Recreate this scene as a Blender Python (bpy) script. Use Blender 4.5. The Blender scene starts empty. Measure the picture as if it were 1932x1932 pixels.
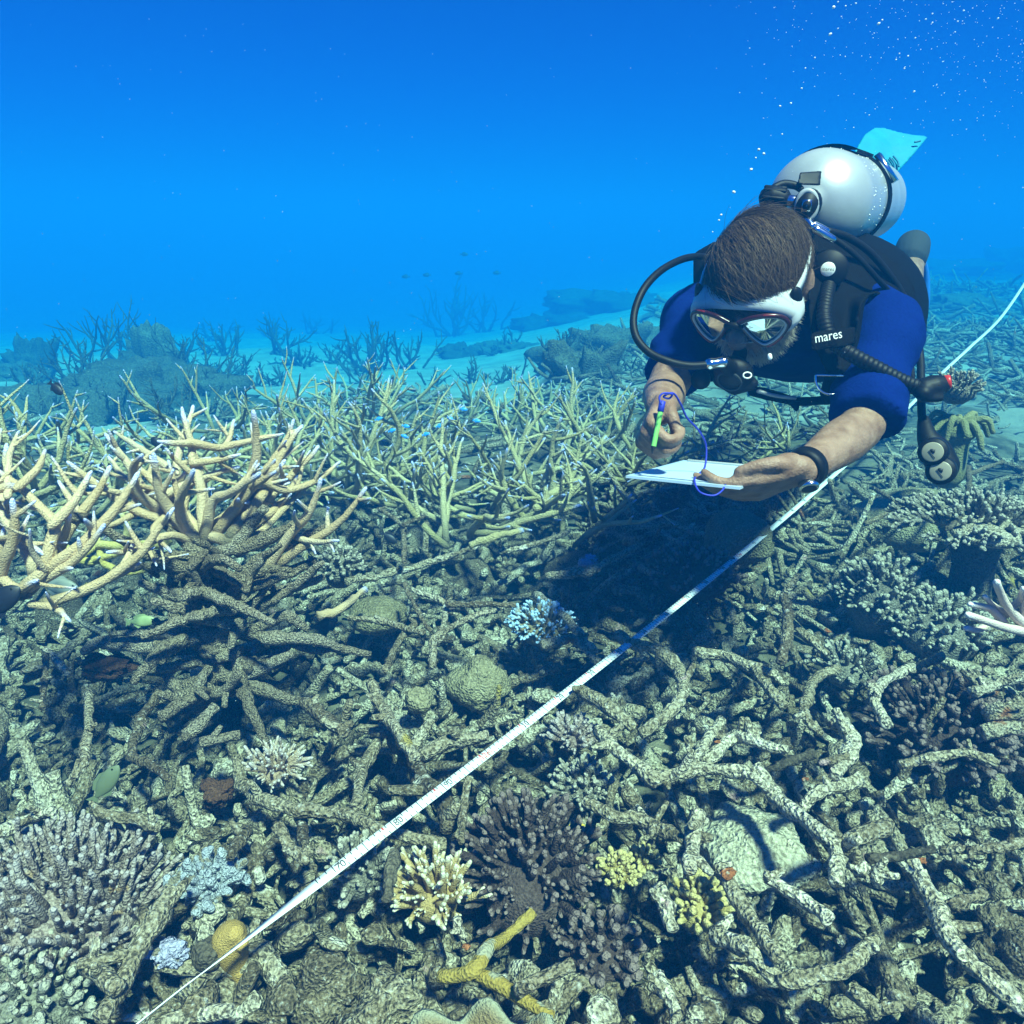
import bpy, math, random
import numpy as np
from mathutils import Vector, Matrix

# ------------------------------------------------------------------ camera, water light, exposure
CAM_H = 0.95
PITCH = math.radians(21.0)
CP, SP = math.cos(PITCH), math.sin(PITCH)
FOC = 1380.0                      # focal length on a 1932 px wide picture
scene = bpy.context.scene
cam_data = bpy.data.cameras.new('camera')
cam_data.sensor_width = 36.0
cam_data.angle = 2 * math.atan(966.0 / FOC)
cam_data.clip_start = 0.02
cam_data.clip_end = 500.0
cam = bpy.data.objects.new('camera', cam_data)
cam.location = (0, 0, CAM_H)
cam.rotation_euler = (math.radians(90) - PITCH, 0, 0)
scene.collection.objects.link(cam)
scene.camera = cam

SUN_EL, SUN_AZ = math.radians(61), math.radians(150)     # azimuth clockwise from +Y (camera forward)
world = bpy.data.worlds.new('World')
scene.world = world
world.use_nodes = True
wn, wl = world.node_tree.nodes, world.node_tree.links
wn.clear()
wo = wn.new('ShaderNodeOutputWorld')
wb = wn.new('ShaderNodeBackground')
wb.inputs['Strength'].default_value = 0.05
wt = wn.new('ShaderNodeMix'); wt.data_type = 'RGBA'; wt.blend_type = 'MULTIPLY'
wt.inputs['Factor'].default_value = 1.0
wt.inputs['B'].default_value = (0.012, 0.105, 0.70, 1)      # daylight that has come down through metres of sea water
sky = wn.new('ShaderNodeTexSky'); sky.sky_type = 'NISHITA'
sky.sun_disc = False
sky.sun_elevation = SUN_EL
sky.sun_rotation = SUN_AZ
wl.new(sky.outputs['Color'], wt.inputs['A'])
wl.new(wt.outputs['Result'], wb.inputs['Color'])
wl.new(wb.outputs['Background'], wo.inputs['Surface'])

sun_data = bpy.data.lights.new('sun', 'SUN')
sun_data.energy = 5.0
sun_data.angle = math.radians(5.0)
sun_data.color = (1.0, 0.75, 0.55)
sun = bpy.data.objects.new('sun', sun_data)
sdir = Vector((math.sin(SUN_AZ) * math.cos(SUN_EL), math.cos(SUN_AZ) * math.cos(SUN_EL), math.sin(SUN_EL)))
sun.rotation_euler = (-sdir).to_track_quat('-Z', 'Y').to_euler()
sun.location = (4, 2, 8)
scene.collection.objects.link(sun)

vs = scene.view_settings
vs.view_transform = 'Standard'; vs.look = 'None'; vs.gamma = 1.0; vs.use_curve_mapping = False
vs.exposure = 1.68
cy = scene.cycles
cy.use_denoising = True
cy.max_bounces = 6; cy.diffuse_bounces = 3; cy.glossy_bounces = 3; cy.transmission_bounces = 6
cy.transparent_max_bounces = 8; cy.volume_bounces = 1
cy.caustics_reflective = False; cy.caustics_refractive = False

COL = scene.collection
rng = random.Random(7)
nrng = np.random.RandomState(11)

# ------------------------------------------------------------------ helpers
def PX(u, v, Z):
    """world point seen at photo position (u, v) of a 1932 px frame, Z metres in front of the camera"""
    cx = (u - 966.0) / FOC * Z; c_y = (966.0 - v) / FOC * Z
    return np.array((cx, Z * CP + c_y * SP, CAM_H - Z * SP + c_y * CP))
def PG(u, v, h):
    """world point of the photo position (u, v) lying at height h"""
    c_y = (966.0 - v) / FOC
    return PX(u, v, (CAM_H - h) / (SP - c_y * CP))
def depth(p):
    return p[1] * CP + (CAM_H - p[2]) * SP
RIGHT = np.array((1.0, 0, 0)); CUP = np.array((0, SP, CP)); CFW = np.array((0, CP, -SP))
def nrm(v):
    v = np.asarray(v, float); return v / max(1e-9, np.linalg.norm(v))

def _hash(ix, iy, iz):
    h = (ix * 374761393 + iy * 668265263 + iz * 2147483647 + 12345) & 0x7fffffff
    h = ((h ^ (h >> 13)) * 1274126177) & 0x7fffffff
    return ((h ^ (h >> 16)) & 0xffff) / 32767.5 - 1.0
def vnoise(P):
    P = np.asarray(P, float)
    I = np.floor(P).astype(np.int64); F = P - I
    F = F * F * (3 - 2 * F)
    out = 0
    for dx in (0, 1):
        wx = F[:, 0] if dx else 1 - F[:, 0]
        for dy in (0, 1):
            wy = F[:, 1] if dy else 1 - F[:, 1]
            for dz in (0, 1):
                wz = F[:, 2] if dz else 1 - F[:, 2]
                out = out + wx * wy * wz * _hash(I[:, 0] + dx, I[:, 1] + dy, I[:, 2] + dz)
    return out

def catmull(pts, n):
    """smooth resampling of a polyline to n points"""
    P = np.asarray(pts, float)
    if len(P) == 2:
        t = np.linspace(0, 1, n)[:, None]
        return P[0] * (1 - t) + P[1] * t
    Q = np.vstack([2 * P[0] - P[1], P, 2 * P[-1] - P[-2]])
    m = len(P) - 1
    t = np.linspace(0, m - 1e-6, n); i = t.astype(int); f = (t - i)[:, None]
    a, b, c, d = Q[i], Q[i + 1], Q[i + 2], Q[i + 3]
    return 0.5 * ((2 * b) + (-a + c) * f + (2 * a - 5 * b + 4 * c - d) * f ** 2 + (-a + 3 * b - 3 * c + d) * f ** 3)
def interp(vals, n):
    vals = np.asarray(vals, float)
    if vals.ndim == 0: return np.full(n, float(vals))
    return np.interp(np.linspace(0, 1, n), np.linspace(0, 1, len(vals)), vals)

class MB:
    """collects quads; build() links them as one mesh object"""
    def __init__(s):
        s.V, s.F, s.A, s.n = [], [], [], 0
    def add(s, V, F, A=None):
        V = np.asarray(V, float); F = np.asarray(F, np.int64)
        s.V.append(V); s.F.append(F + s.n); s.n += len(V)
        if A is None: A = np.zeros((len(V), 3))
        s.A.append(A)
    def tube(s, pts, radii, sides=8, lump=0.0, fine=0.0, tip=0.0, rnd=0.5, dead=0.0, cap=0.8, flat=None, seed=0.0):
        P = np.asarray(pts, float); n = len(P); R = interp(radii, n)
        T = np.gradient(P, axis=0); T /= np.maximum(1e-9, np.linalg.norm(T, axis=1))[:, None]
        seg = np.linalg.norm(np.diff(P, axis=0), axis=1); S = np.concatenate([[0], np.cumsum(seg)])
        # rounded ends
        if cap > 0:
            e0 = [P[0] - T[0] * R[0] * cap, P[0] - T[0] * R[0] * cap * 0.7]
            e1 = [P[-1] + T[-1] * R[-1] * cap * 0.7, P[-1] + T[-1] * R[-1] * cap]
            P = np.vstack([e0, P, e1]); T = np.vstack([T[0], T[0], T, T[-1], T[-1]])
            R = np.concatenate([[R[0] * .08, R[0] * .66], R, [R[-1] * .66, R[-1] * .08]])
            S = np.concatenate([[0, 0], S, [S[-1], S[-1]]]); n += 4
        N = np.zeros_like(P)
        a = np.array((0.31, 0.17, 0.93)) if abs(T[0][2]) < 0.85 else np.array((1.0, 0.1, 0.0))
        v = nrm(np.cross(T[0], a)); N[0] = v
        for i in range(1, n):
            v = v - T[i] * np.dot(v, T[i]); v = nrm(v); N[i] = v
        Bn = np.cross(T, N)
        ang = np.linspace(0, 2 * np.pi, sides, endpoint=False)
        ca, sa = np.cos(ang), np.sin(ang)
        fx, fy = flat if flat else (1.0, 1.0)
        D = N[:, None, :] * (ca * fx)[None, :, None] + Bn[:, None, :] * (sa * fy)[None, :, None]
        RR = np.repeat(R[:, None], sides, 1)
        if lump or fine:
            Q = (P[:, None, :] + D * RR[:, :, None]).reshape(-1, 3)
            rm = max(1e-4, float(np.median(R)))
            k = 1 + lump * vnoise(Q / (2.2 * rm) + seed) + fine * vnoise(Q / (0.75 * rm) + 31.7 + seed)
            RR = RR * k.reshape(n, sides)
        V = (P[:, None, :] + D * RR[:, :, None]).reshape(-1, 3)
        i = np.arange(n - 1)[:, None] * sides; j = np.arange(sides)[None, :]; j2 = (j + 1) % sides
        F = np.stack([i + j, i + j2, i + sides + j2, i + sides + j], -1).reshape(-1, 4)
        A = np.zeros((n, 3)); A[:, 1] = rnd; A[:, 2] = interp(dead, n)
        if tip > 0: A[:, 0] = np.clip(1 - (S[-1] - S) / tip, 0, 1)
        s.add(V, F, np.repeat(A, sides, 0)); return s
    def ell(s, c, ax, semi, nu=16, nv=10, lump=0.0, A=None):
        """ellipsoid, ax = 3 axis vectors"""
        ax = np.asarray(ax, float)
        u = np.linspace(0, 2 * np.pi, nu, endpoint=False); w = np.linspace(0.02, np.pi - 0.02, nv)
        U, W_ = np.meshgrid(u, w)
        L = np.stack([np.sin(W_) * np.cos(U) * semi[0], np.sin(W_) * np.sin(U) * semi[1], np.cos(W_) * semi[2]], -1).reshape(-1, 3)
        if lump:
            L = L * (1 + lump * vnoise(L / (0.6 * max(semi)) + 3.3))[:, None]
        V = np.asarray(c) + L @ ax
        i = np.arange(nv - 1)[:, None] * nu; j = np.arange(nu)[None, :]; j2 = (j + 1) % nu
        F = np.stack([i + j, i + nu + j, i + nu + j2, i + j2], -1).reshape(-1, 4)
        s.add(V, F, A); return s
    def loft(s, rings, close=True):
        """rings: list of equally long closed outlines"""
        R = np.asarray(rings, float); n, m = R.shape[:2]
        i = np.arange(n - 1)[:, None] * m; j = np.arange(m)[None, :]; j2 = (j + 1) % m
        if not close: j = j[:, :-1]; j2 = j2[:, :-1]
        F = np.stack([i + j, i + j2, i + m + j2, i + m + j], -1).reshape(-1, 4)
        s.add(R.reshape(-1, 3), F); return s
    def slab(s, poly, off):
        """polygon with thickness: poly = ordered outline, off = thickness vector"""
        P = np.asarray(poly, float); n = len(P); off = np.asarray(off, float)
        c = P.mean(0)
        V = np.vstack([P, P + off, [c], [c + off]])
        F = []
        for k in range(n):
            k2 = (k + 1) % n
            F.append((k, k2, n + k2, n + k)); F.append((k2, k, 2 * n, 2 * n)); F.append((n + k, n + k2, 2 * n + 1, 2 * n + 1))
        s.add(V, F); return s
    def box(s, c, ax, half):
        ax = np.asarray(ax, float); c = np.asarray(c, float)
        L = np.array([(x, y, z) for x in (-1, 1) for y in (-1, 1) for z in (-1, 1)], float) * np.asarray(half)
        s.add(c + L @ ax, [(0, 1, 3, 2), (4, 6, 7, 5), (0, 4, 5, 1), (2, 3, 7, 6), (0, 2, 6, 4), (1, 5, 7, 3)]); return s
    def merge(s, other, M=None):
        """append another collector's (V, F, A) arrays, moved by 3x4 matrix"""
        V, F, A = other
        if M is not None: V = V @ M[:, :3].T + M[:, 3]
        s.add(V, F, A); return s
    def arrays(s):
        return np.vstack(s.V), np.vstack(s.F), np.vstack(s.A)
    def mesh(s, name, smooth=True):
        V, F, A = s.arrays()
        tri = (F[:, 2] == F[:, 3])
        if tri.any():
            faces = [tuple(f[:3]) if t else tuple(f) for f, t in zip(F.tolist(), tri)]
            me = bpy.data.meshes.new(name); me.from_pydata(V.tolist(), [], faces)
        else:
            me = bpy.data.meshes.new(name)
            me.vertices.add(len(V)); me.vertices.foreach_set('co', V.ravel())
            me.loops.add(F.size); me.loops.foreach_set('vertex_index', F.ravel().astype(np.int32))
            me.polygons.add(len(F)); me.polygons.foreach_set('loop_start', np.arange(0, F.size, 4, dtype=np.int32))
            me.polygons.foreach_set('loop_total', np.full(len(F), 4, np.int32))
            me.update(calc_edges=True); me.validate()
        if smooth: me.polygons.foreach_set('use_smooth', np.ones(len(me.polygons), bool))
        if len(me.vertices) == len(A):
            at = me.attributes.new('tint', 'FLOAT_COLOR', 'POINT')
            at.data.foreach_set('color', np.hstack([A, np.ones((len(A), 1))]).ravel())
        return me

def tag(o, label=None, cat=None, group=None, kind=None):
    if label: o['label'] = label
    if cat: o['category'] = cat
    if group: o['group'] = group
    if kind: o['kind'] = kind
    return o
def obj(name, me, m, parent=None, world_space=True):
    o = bpy.data.objects.new(name, me)
    if m is not None:
        if len(me.materials) == 0: me.materials.append(m)
    COL.objects.link(o)
    if parent is not None:
        o.parent = parent
        if world_space: o.matrix_parent_inverse = parent_world(parent).inverted()
    return o
def parent_world(p):
    m = p.matrix_basis.copy()
    if p.parent is not None: m = parent_world(p.parent) @ p.matrix_parent_inverse @ m
    return m
def thing(name, label, cat, loc, group=None):
    o = bpy.data.objects.new(name, None); COL.objects.link(o)
    o.location = tuple(float(x) for x in loc); o.empty_display_size = 0.05
    return tag(o, label, cat, group)
WORK = bpy.data.scenes.new('workbench')        # small side scene for modifiers and lettering
def work_dg():
    WORK.view_layers[0].update()
    with bpy.context.temp_override(scene=WORK, view_layer=WORK.view_layers[0]):
        dg = bpy.context.evaluated_depsgraph_get()
    return dg
def remeshed(mb, name, voxel, smooth=4, fac=0.5):
    me = mb.mesh(name + '_src')
    t = bpy.data.objects.new('tmp', me); WORK.collection.objects.link(t)
    r = t.modifiers.new('r', 'REMESH'); r.mode = 'VOXEL'; r.voxel_size = voxel; r.use_smooth_shade = True
    if smooth:
        q = t.modifiers.new('s', 'SMOOTH'); q.factor = fac; q.iterations = smooth
    dg = work_dg()
    out = bpy.data.meshes.new_from_object(t.evaluated_get(dg))
    out.name = name
    bpy.data.objects.remove(t); bpy.data.meshes.remove(me)
    out.polygons.foreach_set('use_smooth', np.ones(len(out.polygons), bool))
    return out
def text_mesh(s, size, extrude=0.0):
    cu = bpy.data.curves.new('text', 'FONT'); cu.body = s; cu.size = size; cu.extrude = extrude
    cu.align_x = 'CENTER'; cu.align_y = 'CENTER'; cu.resolution_u = 3
    t = bpy.data.objects.new('tmp', cu); WORK.collection.objects.link(t)
    dg = work_dg()
    me = bpy.data.meshes.new_from_object(t.evaluated_get(dg)); me.name = 'lettering'
    bpy.data.objects.remove(t); bpy.data.curves.remove(cu)
    return me
def frame_matrix(o, x, y, z):
    M = Matrix.Identity(4)
    for i in range(3):
        M[i][0] = x[i]; M[i][1] = y[i]; M[i][2] = z[i]; M[i][3] = o[i]
    return M

# ------------------------------------------------------------------ materials
def new_mat(name):
    m = bpy.data.materials.new(name); m.use_nodes = True
    nt = m.node_tree
    return m, nt, nt.nodes['Principled BSDF']
def plain(name, col, rough=0.5, metal=0.0, spec=0.5, bump=0.0, scale=60.0, var=0.15, coat=0.0):
    m, nt, b = new_mat(name)
    b.inputs['Roughness'].default_value = rough; b.inputs['Metallic'].default_value = metal
    b.inputs['Specular IOR Level'].default_value = spec; b.inputs['Coat Weight'].default_value = coat
    N = nt.nodes.new; L = nt.links.new
    tc = N('ShaderNodeTexCoord'); no = N('ShaderNodeTexNoise'); no.inputs['Scale'].default_value = scale; no.inputs['Detail'].default_value = 4
    L(tc.outputs['Object'], no.inputs['Vector'])
    mx = N('ShaderNodeMix'); mx.data_type = 'RGBA'
    mx.inputs['A'].default_value = (*[c * (1 - var) for c in col], 1); mx.inputs['B'].default_value = (*[min(1, c * (1 + var)) for c in col], 1)
    L(no.outputs['Fac'], mx.inputs['Factor']); L(mx.outputs['Result'], b.inputs['Base Color'])
    if bump:
        bp = N('ShaderNodeBump'); bp.inputs['Strength'].default_value = 0.6; bp.inputs['Distance'].default_value = bump
        L(no.outputs['Fac'], bp.inputs['Height']); L(bp.outputs['Normal'], b.inputs['Normal'])
    return m
def reef(name, cols, dark, scale=14.0, speck=180.0, bump=0.004, tipcol=None, rough=0.85, spots=None, deadcol=None, speckamt=0.6, patch=None, world_pos=True):
    """mottled coral skin: colours by noise, dark pits and a rough relief; colour attribute: r = growing tip, g = piece, b = dead part"""
    m, nt, b = new_mat(name); N = nt.nodes.new; L = nt.links.new
    b.inputs['Roughness'].default_value = rough; b.inputs['Specular IOR Level'].default_value = 0.25
    tc = N('ShaderNodeNewGeometry'); co = tc.outputs['Position']
    if not world_pos: co = N('ShaderNodeTexCoord').outputs['Object']
    at = N('ShaderNodeAttribute'); at.attribute_name = 'tint'
    sx = N('ShaderNodeSeparateColor'); L(at.outputs['Color'], sx.inputs['Color'])
    oi = N('ShaderNodeObjectInfo')
    ad = N('ShaderNodeMath'); ad.operation = 'ADD'; L(sx.outputs['Green'], ad.inputs[0]); L(oi.outputs['Random'], ad.inputs[1])
    fr = N('ShaderNodeMath'); fr.operation = 'FRACT'; L(ad.outputs[0], fr.inputs[0])
    n1 = N('ShaderNodeTexNoise'); n1.inputs['Scale'].default_value = scale; n1.inputs['Detail'].default_value = 6; n1.inputs['Roughness'].default_value = 0.65
    L(co, n1.inputs['Vector'])
    mixf = N('ShaderNodeMath'); mixf.operation = 'MULTIPLY_ADD'; mixf.inputs[1].default_value = 0.72
    L(fr.outputs[0], mixf.inputs[0]); 
    n1s = N('ShaderNodeMath'); n1s.operation = 'MULTIPLY_ADD'; n1s.inputs[1].default_value = 1.3; n1s.inputs[2].default_value = -0.52
    L(n1.outputs['Fac'], n1s.inputs[0]); L(n1s.outputs[0], mixf.inputs[2])
    rp = N('ShaderNodeValToRGB'); el = rp.color_ramp.elements
    for k, c in enumerate(cols):
        e = el[k] if k < 2 else el.new(1.0)
        e.position = k / (len(cols) - 1); e.color = (*c, 1)
    L(mixf.outputs[0], rp.inputs['Fac']); cur = rp.outputs['Color']
    def mix(f, a_sock, colB):
        x = N('ShaderNodeMix'); x.data_type = 'RGBA'; L(f, x.inputs['Factor']); L(a_sock, x.inputs['A'])
        if hasattr(colB, 'default_value'): L(colB, x.inputs['B'])
        else: x.inputs['B'].default_value = (*colB, 1)
        return x.outputs['Result']
    # fine grain of sediment and turf
    n2 = N('ShaderNodeTexNoise'); n2.inputs['Scale'].default_value = speck; n2.inputs['Detail'].default_value = 3; n2.inputs['Roughness'].default_value = 0.7
    L(co, n2.inputs['Vector'])
    r2 = N('ShaderNodeMapRange'); r2.inputs['From Min'].default_value = 0.52; r2.inputs['From Max'].default_value = 0.40
    r2.inputs['To Max'].default_value = speckamt
    L(n2.outputs['Fac'], r2.inputs['Value']); cur = mix(r2.outputs['Result'], cur, dark)
    r2b = N('ShaderNodeMapRange'); r2b.inputs['From Min'].default_value = 0.57; r2b.inputs['From Max'].default_value = 0.70; r2b.inputs['To Max'].default_value = speckamt * .55
    L(n2.outputs['Fac'], r2b.inputs['Value']); cur = mix(r2b.outputs['Result'], cur, tuple(min(.8, c * 1.5 + .08) for c in cols[-1]))
    for patch_ in (patch or ()):
        n3 = N('ShaderNodeTexNoise'); n3.inputs['Scale'].default_value = patch_[1]; n3.inputs['Detail'].default_value = 5; L(co, n3.inputs['Vector'])
        r3 = N('ShaderNodeMapRange'); r3.inputs['From Min'].default_value = patch_[2]; r3.inputs['From Max'].default_value = patch_[2] + 0.04
        L(n3.outputs['Fac'], r3.inputs['Value']); cur = mix(r3.outputs['Result'], cur, patch_[0])
    vo = N('ShaderNodeTexVoronoi'); vo.inputs['Scale'].default_value = speck * 1.2; L(co, vo.inputs['Vector'])
    if deadcol:
        dx = N('ShaderNodeMath'); dx.operation = 'MULTIPLY_ADD'; dx.inputs[1].default_value = 2.2; L(sx.outputs['Blue'], dx.inputs[0])
        dn = N('ShaderNodeMath'); dn.operation = 'MULTIPLY_ADD'; dn.inputs[1].default_value = 1.2; dn.inputs[2].default_value = -1.2; L(n2.outputs['Fac'], dn.inputs[0])
        L(dn.outputs[0], dx.inputs[2]); dx.use_clamp = True
        cur = mix(dx.outputs[0], cur, deadcol)
    if tipcol:
        pw = N('ShaderNodeMath'); pw.operation = 'POWER'; pw.inputs[1].default_value = 1.6; L(sx.outputs['Red'], pw.inputs[0])
        cur = mix(pw.outputs[0], cur, tipcol)
    L(cur, b.inputs['Base Color'])
    h = N('ShaderNodeMath'); h.operation = 'ADD'
    L(n2.outputs['Fac'], h.inputs[0]); L(vo.outputs['Distance'], h.inputs[1])
    bp = N('ShaderNodeBump'); bp.inputs['Strength'].default_value = 0.8; bp.inputs['Distance'].default_value = bump
    L(h.outputs[0], bp.inputs['Height']); L(bp.outputs['Normal'], b.inputs['Normal'])
    return m

M = {}
M['rubble'] = reef('dead_coral_turf', [(.10, .068, .036), (.25, .19, .11), (.43, .355, .23), (.64, .565, .43)], (.045, .033, .016), 13, 170, .009, speckamt=.85, patch=[((.66, .60, .50), 17.0, .665), ((.30, .12, .05), 11.0, .69), ((.40, .30, .07), 8.0, .70), ((.40, .25, .23), 14.0, .69)])
M['rubble_pale'] = reef('pale_dead_coral', [(.20, .155, .085), (.40, .335, .21), (.56, .49, .34), (.68, .61, .46)], (.06, .045, .022), 15, 160, .010, speckamt=.85, patch=[((.70, .64, .52), 17.0, .66), ((.34, .14, .05), 12.0, .69), ((.44, .34, .09), 9.0, .69), ((.46, .31, .29), 14.0, .69)])
M['rubble_dark'] = reef('dead_coral_brown_turf', [(.05, .04, .025), (.12, .095, .06), (.20, .17, .11)], (.025, .018, .012), 14, 150, .006)
M['stump'] = reef('algae_turf', [(.20, .15, .09), (.33, .265, .17), (.46, .39, .28)], (.06, .042, .024), 18, 260, .012, speckamt=.9)
M['live'] = reef('living_staghorn', [(.46, .31, .16), (.62, .45, .26), (.72, .57, .38)], (.42, .27, .13), 16, 300, .003, tipcol=(.62, .66, .98), deadcol=(.17, .14, .085), speckamt=.3)
M['live_far'] = reef('living_staghorn_olive', [(.35, .30, .13), (.52, .44, .22), (.63, .55, .32)], (.24, .18, .08), 12, 220, .005, tipcol=(.45, .55, .98), deadcol=(.15, .13, .08), speckamt=.35)
M['live_yellow'] = reef('living_staghorn_yellow', [(.42, .33, .07), (.55, .44, .13), (.60, .50, .2)], (.30, .2, .05), 12, 260, .003, tipcol=(.6, .6, .8), speckamt=.35)
M['far_coral'] = reef('dark_thicket', [(.06, .06, .04), (.11, .11, .075), (.16, .16, .10)], (.03, .03, .02), 8, 60, .01)  # dark olive brown tones of the distant mounds and thickets
M['tan'] = reef('tan_finger_coral', [(.38, .26, .10), (.50, .36, .16)], (.25, .16, .06), 20, 300, .002, tipcol=(.64, .60, .44), speckamt=.3)
M['blue_tip'] = reef('blue_tipped_coral', [(.22, .17, .09), (.34, .27, .15)], (.12, .09, .05), 20, 300, .002, tipcol=(.42, .62, .82), speckamt=.3)
M['cream'] = reef('cream_branching_coral', [(.36, .25, .15), (.46, .35, .25)], (.26, .17, .10), 20, 300, .002, tipcol=(.56, .49, .44), speckamt=.3)
M['pink'] = reef('pale_pink_coral', [(.62, .46, .38), (.74, .58, .50)], (.5, .34, .27), 20, 300, .0015, tipcol=(.82, .72, .70), speckamt=.2)
M['purple'] = reef('purple_grey_fingers', [(.22, .16, .13), (.36, .28, .235), (.47, .385, .33)], (.08, .05, .04), 20, 200, .005, tipcol=(.46, .39, .36), speckamt=.7, patch=[((.34, .22, .12), 25, .64)])
M['bush'] = reef('grey_bushy_coral', [(.12, .10, .075), (.22, .20, .15), (.30, .28, .21)], (.05, .04, .03), 20, 200, .005, tipcol=(.44, .40, .31), speckamt=.7)
M['bush_dark'] = reef('maroon_bushy_coral', [(.036, .020, .016), (.07, .043, .034), (.12, .082, .066)], (.022, .013, .010), 20, 200, .005, tipcol=(.24, .175, .15), speckamt=.5)
M['mustard'] = reef('mustard_knob_coral', [(.34, .26, .08), (.44, .35, .13)], (.22, .16, .05), 20, 300, .002, tipcol=(.52, .43, .18), speckamt=.3)
M['massive'] = reef('massive_coral', [(.20, .165, .085), (.32, .27, .15), (.42, .36, .22)], (.10, .08, .04), 22, 160, .008, speckamt=.6)
M['massive_pale'] = reef('pale_massive_coral', [(.42, .38, .25), (.60, .55, .40)], (.16, .13, .08), 26, 130, .009, speckamt=.7)
M['yellow_crust'] = reef('mustard_crust', [(.30, .20, .03), (.39, .275, .06)], (.19, .11, .02), 14, 220, .003, speckamt=.35, patch=[((.36, .33, .22), 22, .55)])
M['orange'] = reef('orange_crust', [(.26, .075, .02), (.40, .15, .05)], (.12, .05, .02), 40, 200, .005, patch=[((.45, .40, .30), 40, .56)])
M['lettuce'] = reef('lettuce_coral', [(.22, .15, .065), (.31, .225, .11)], (.12, .08, .035), 30, 300, .003, tipcol=(.38, .38, .26))
M['sponge_y'] = reef('yellow_sponge', [(.46, .28, .07), (.56, .37, .12)], (.30, .17, .05), 25, 400, .002, speckamt=.25)
M['sponge_b'] = reef('pale_blue_sponge', [(.36, .38, .42), (.50, .52, .56)], (.2, .20, .22), 25, 260, .006, speckamt=.5, patch=[((.26, .22, .15), 34, .56)])
M['sponge_l'] = reef('lavender_sponge', [(.36, .35, .50), (.48, .47, .60)], (.2, .18, .3), 40, 200, .006, speckamt=.6, patch=[((.26, .22, .16), 40, .60)])
M['soft'] = reef('leather_coral', [(.19, .19, .085), (.27, .26, .125)], (.12, .11, .05), 10, 200, .003, speckamt=.3)
M['red_algae'] = reef('rust_algae', [(.07, .030, .014), (.13, .058, .025)], (.03, .014, .008), 25, 200, .004)
# ------------------------------------------------------------------ the sea floor
def sand_amount(x, y):
    """1 on the sand flat at the back left, 0 on the reef rubble"""
    e = y - (5.2 + 0.10 * x) - 2.2 * np.maximum(0, x + 0.1) + 2.2 * vnoise(np.stack([x * .9, y * .8, 0 * x + 4], -1))
    return np.clip(e / 0.8, 0, 1)
def ground_h(x, y):
    P = np.stack([x, y, 0 * x], -1)
    b = 0.035 * vnoise(P * 2.3) + 0.02 * vnoise(P * 6.1 + 5) + 0.06 * vnoise(P * .7 + 9)
    s = sand_amount(x, y)
    rise = np.clip((y - 1.6) / 1.2, 0, 1) * 0.05 - 0.03
    far = 0.10 * vnoise(P * .45 + 2) * np.clip((y - 4) / 4, 0, 1)
    sm = lambda t: np.clip(t, 0, 1) ** 2 * (3 - 2 * np.clip(t, 0, 1))
    k = sm((x / np.maximum(y, 1.0) + .12) / .42)
    drop = -(.100 * (1 - k) + .022 * k) * np.maximum(0, np.minimum(y, 40) - 2.9)
    return drop + (b + rise) * (1 - s) + s * (0.012 * vnoise(P * np.array((1.2, 4, 1))) - 0.10 + 0.04 * vnoise(P * .5)) + far
xs = np.concatenate([np.linspace(-90, -7, 30)[:-1], np.linspace(-7, 7, 180), np.linspace(7, 90, 30)[1:]])
ys = np.concatenate([np.linspace(-3, 0.2, 12)[:-1], np.linspace(0.2, 7, 150), np.linspace(7, 22, 60)[1:], np.linspace(22, 120, 30)[1:]])
X, Y = np.meshgrid(xs, ys)
Hh = ground_h(X.ravel(), Y.ravel())
V = np.stack([X.ravel(), Y.ravel(), Hh], -1)
nx, ny = len(xs), len(ys)
i = np.arange(ny - 1)[:, None] * nx; j = np.arange(nx - 1)[None, :]
F = np.stack([i + j, i + j + 1, i + nx + j + 1, i + nx + j], -1).reshape(-1, 4)
sn = vnoise(V * np.array((1.1, 1.1, 1))) * .5 + .5 + .35 * vnoise(V * np.array((4.0, 4.0, 1)))
sa = np.clip(sand_amount(V[:, 0], V[:, 1]) * 1.6 - .35 * (sn < .35) + np.clip((V[:, 1] - 2.6) / 1.5, 0, 1) * np.clip((sn - .52) * 4, 0, .8), 0, 1)
sb = MB(); sb.add(V, F, np.stack([sa, sn, 0 * sa], -1))
m, nt, b = new_mat('sea_floor'); N = nt.nodes.new; L = nt.links.new
b.inputs['Roughness'].default_value = 0.95; b.inputs['Specular IOR Level'].default_value = 0.1
ge = N('ShaderNodeNewGeometry'); at = N('ShaderNodeAttribute'); at.attribute_name = 'tint'
sx = N('ShaderNodeSeparateColor'); L(at.outputs['Color'], sx.inputs['Color'])
n1 = N('ShaderNodeTexNoise'); n1.inputs['Scale'].default_value = 9; n1.inputs['Detail'].default_value = 8; n1.inputs['Roughness'].default_value = .7; L(ge.outputs['Position'], n1.inputs['Vector'])
r1 = N('ShaderNodeValToRGB'); r1.color_ramp.elements[0].position = .35; r1.color_ramp.elements[0].color = (.045, .038, .025, 1)
r1.color_ramp.elements[1].position = .68; r1.color_ramp.elements[1].color = (.24, .21, .14, 1); L(n1.outputs['Fac'], r1.inputs['Fac'])
n2 = N('ShaderNodeTexNoise'); n2.inputs['Scale'].default_value = 3; n2.inputs['Detail'].default_value = 6; L(ge.outputs['Position'], n2.inputs['Vector'])
r2 = N('ShaderNodeValToRGB'); r2.color_ramp.elements[0].position = .3; r2.color_ramp.elements[0].color = (.30, .28, .23, 1)
r2.color_ramp.elements[1].position = .7; r2.color_ramp.elements[1].color = (.48, .46, .39, 1); L(n2.outputs['Fac'], r2.inputs['Fac'])
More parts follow.
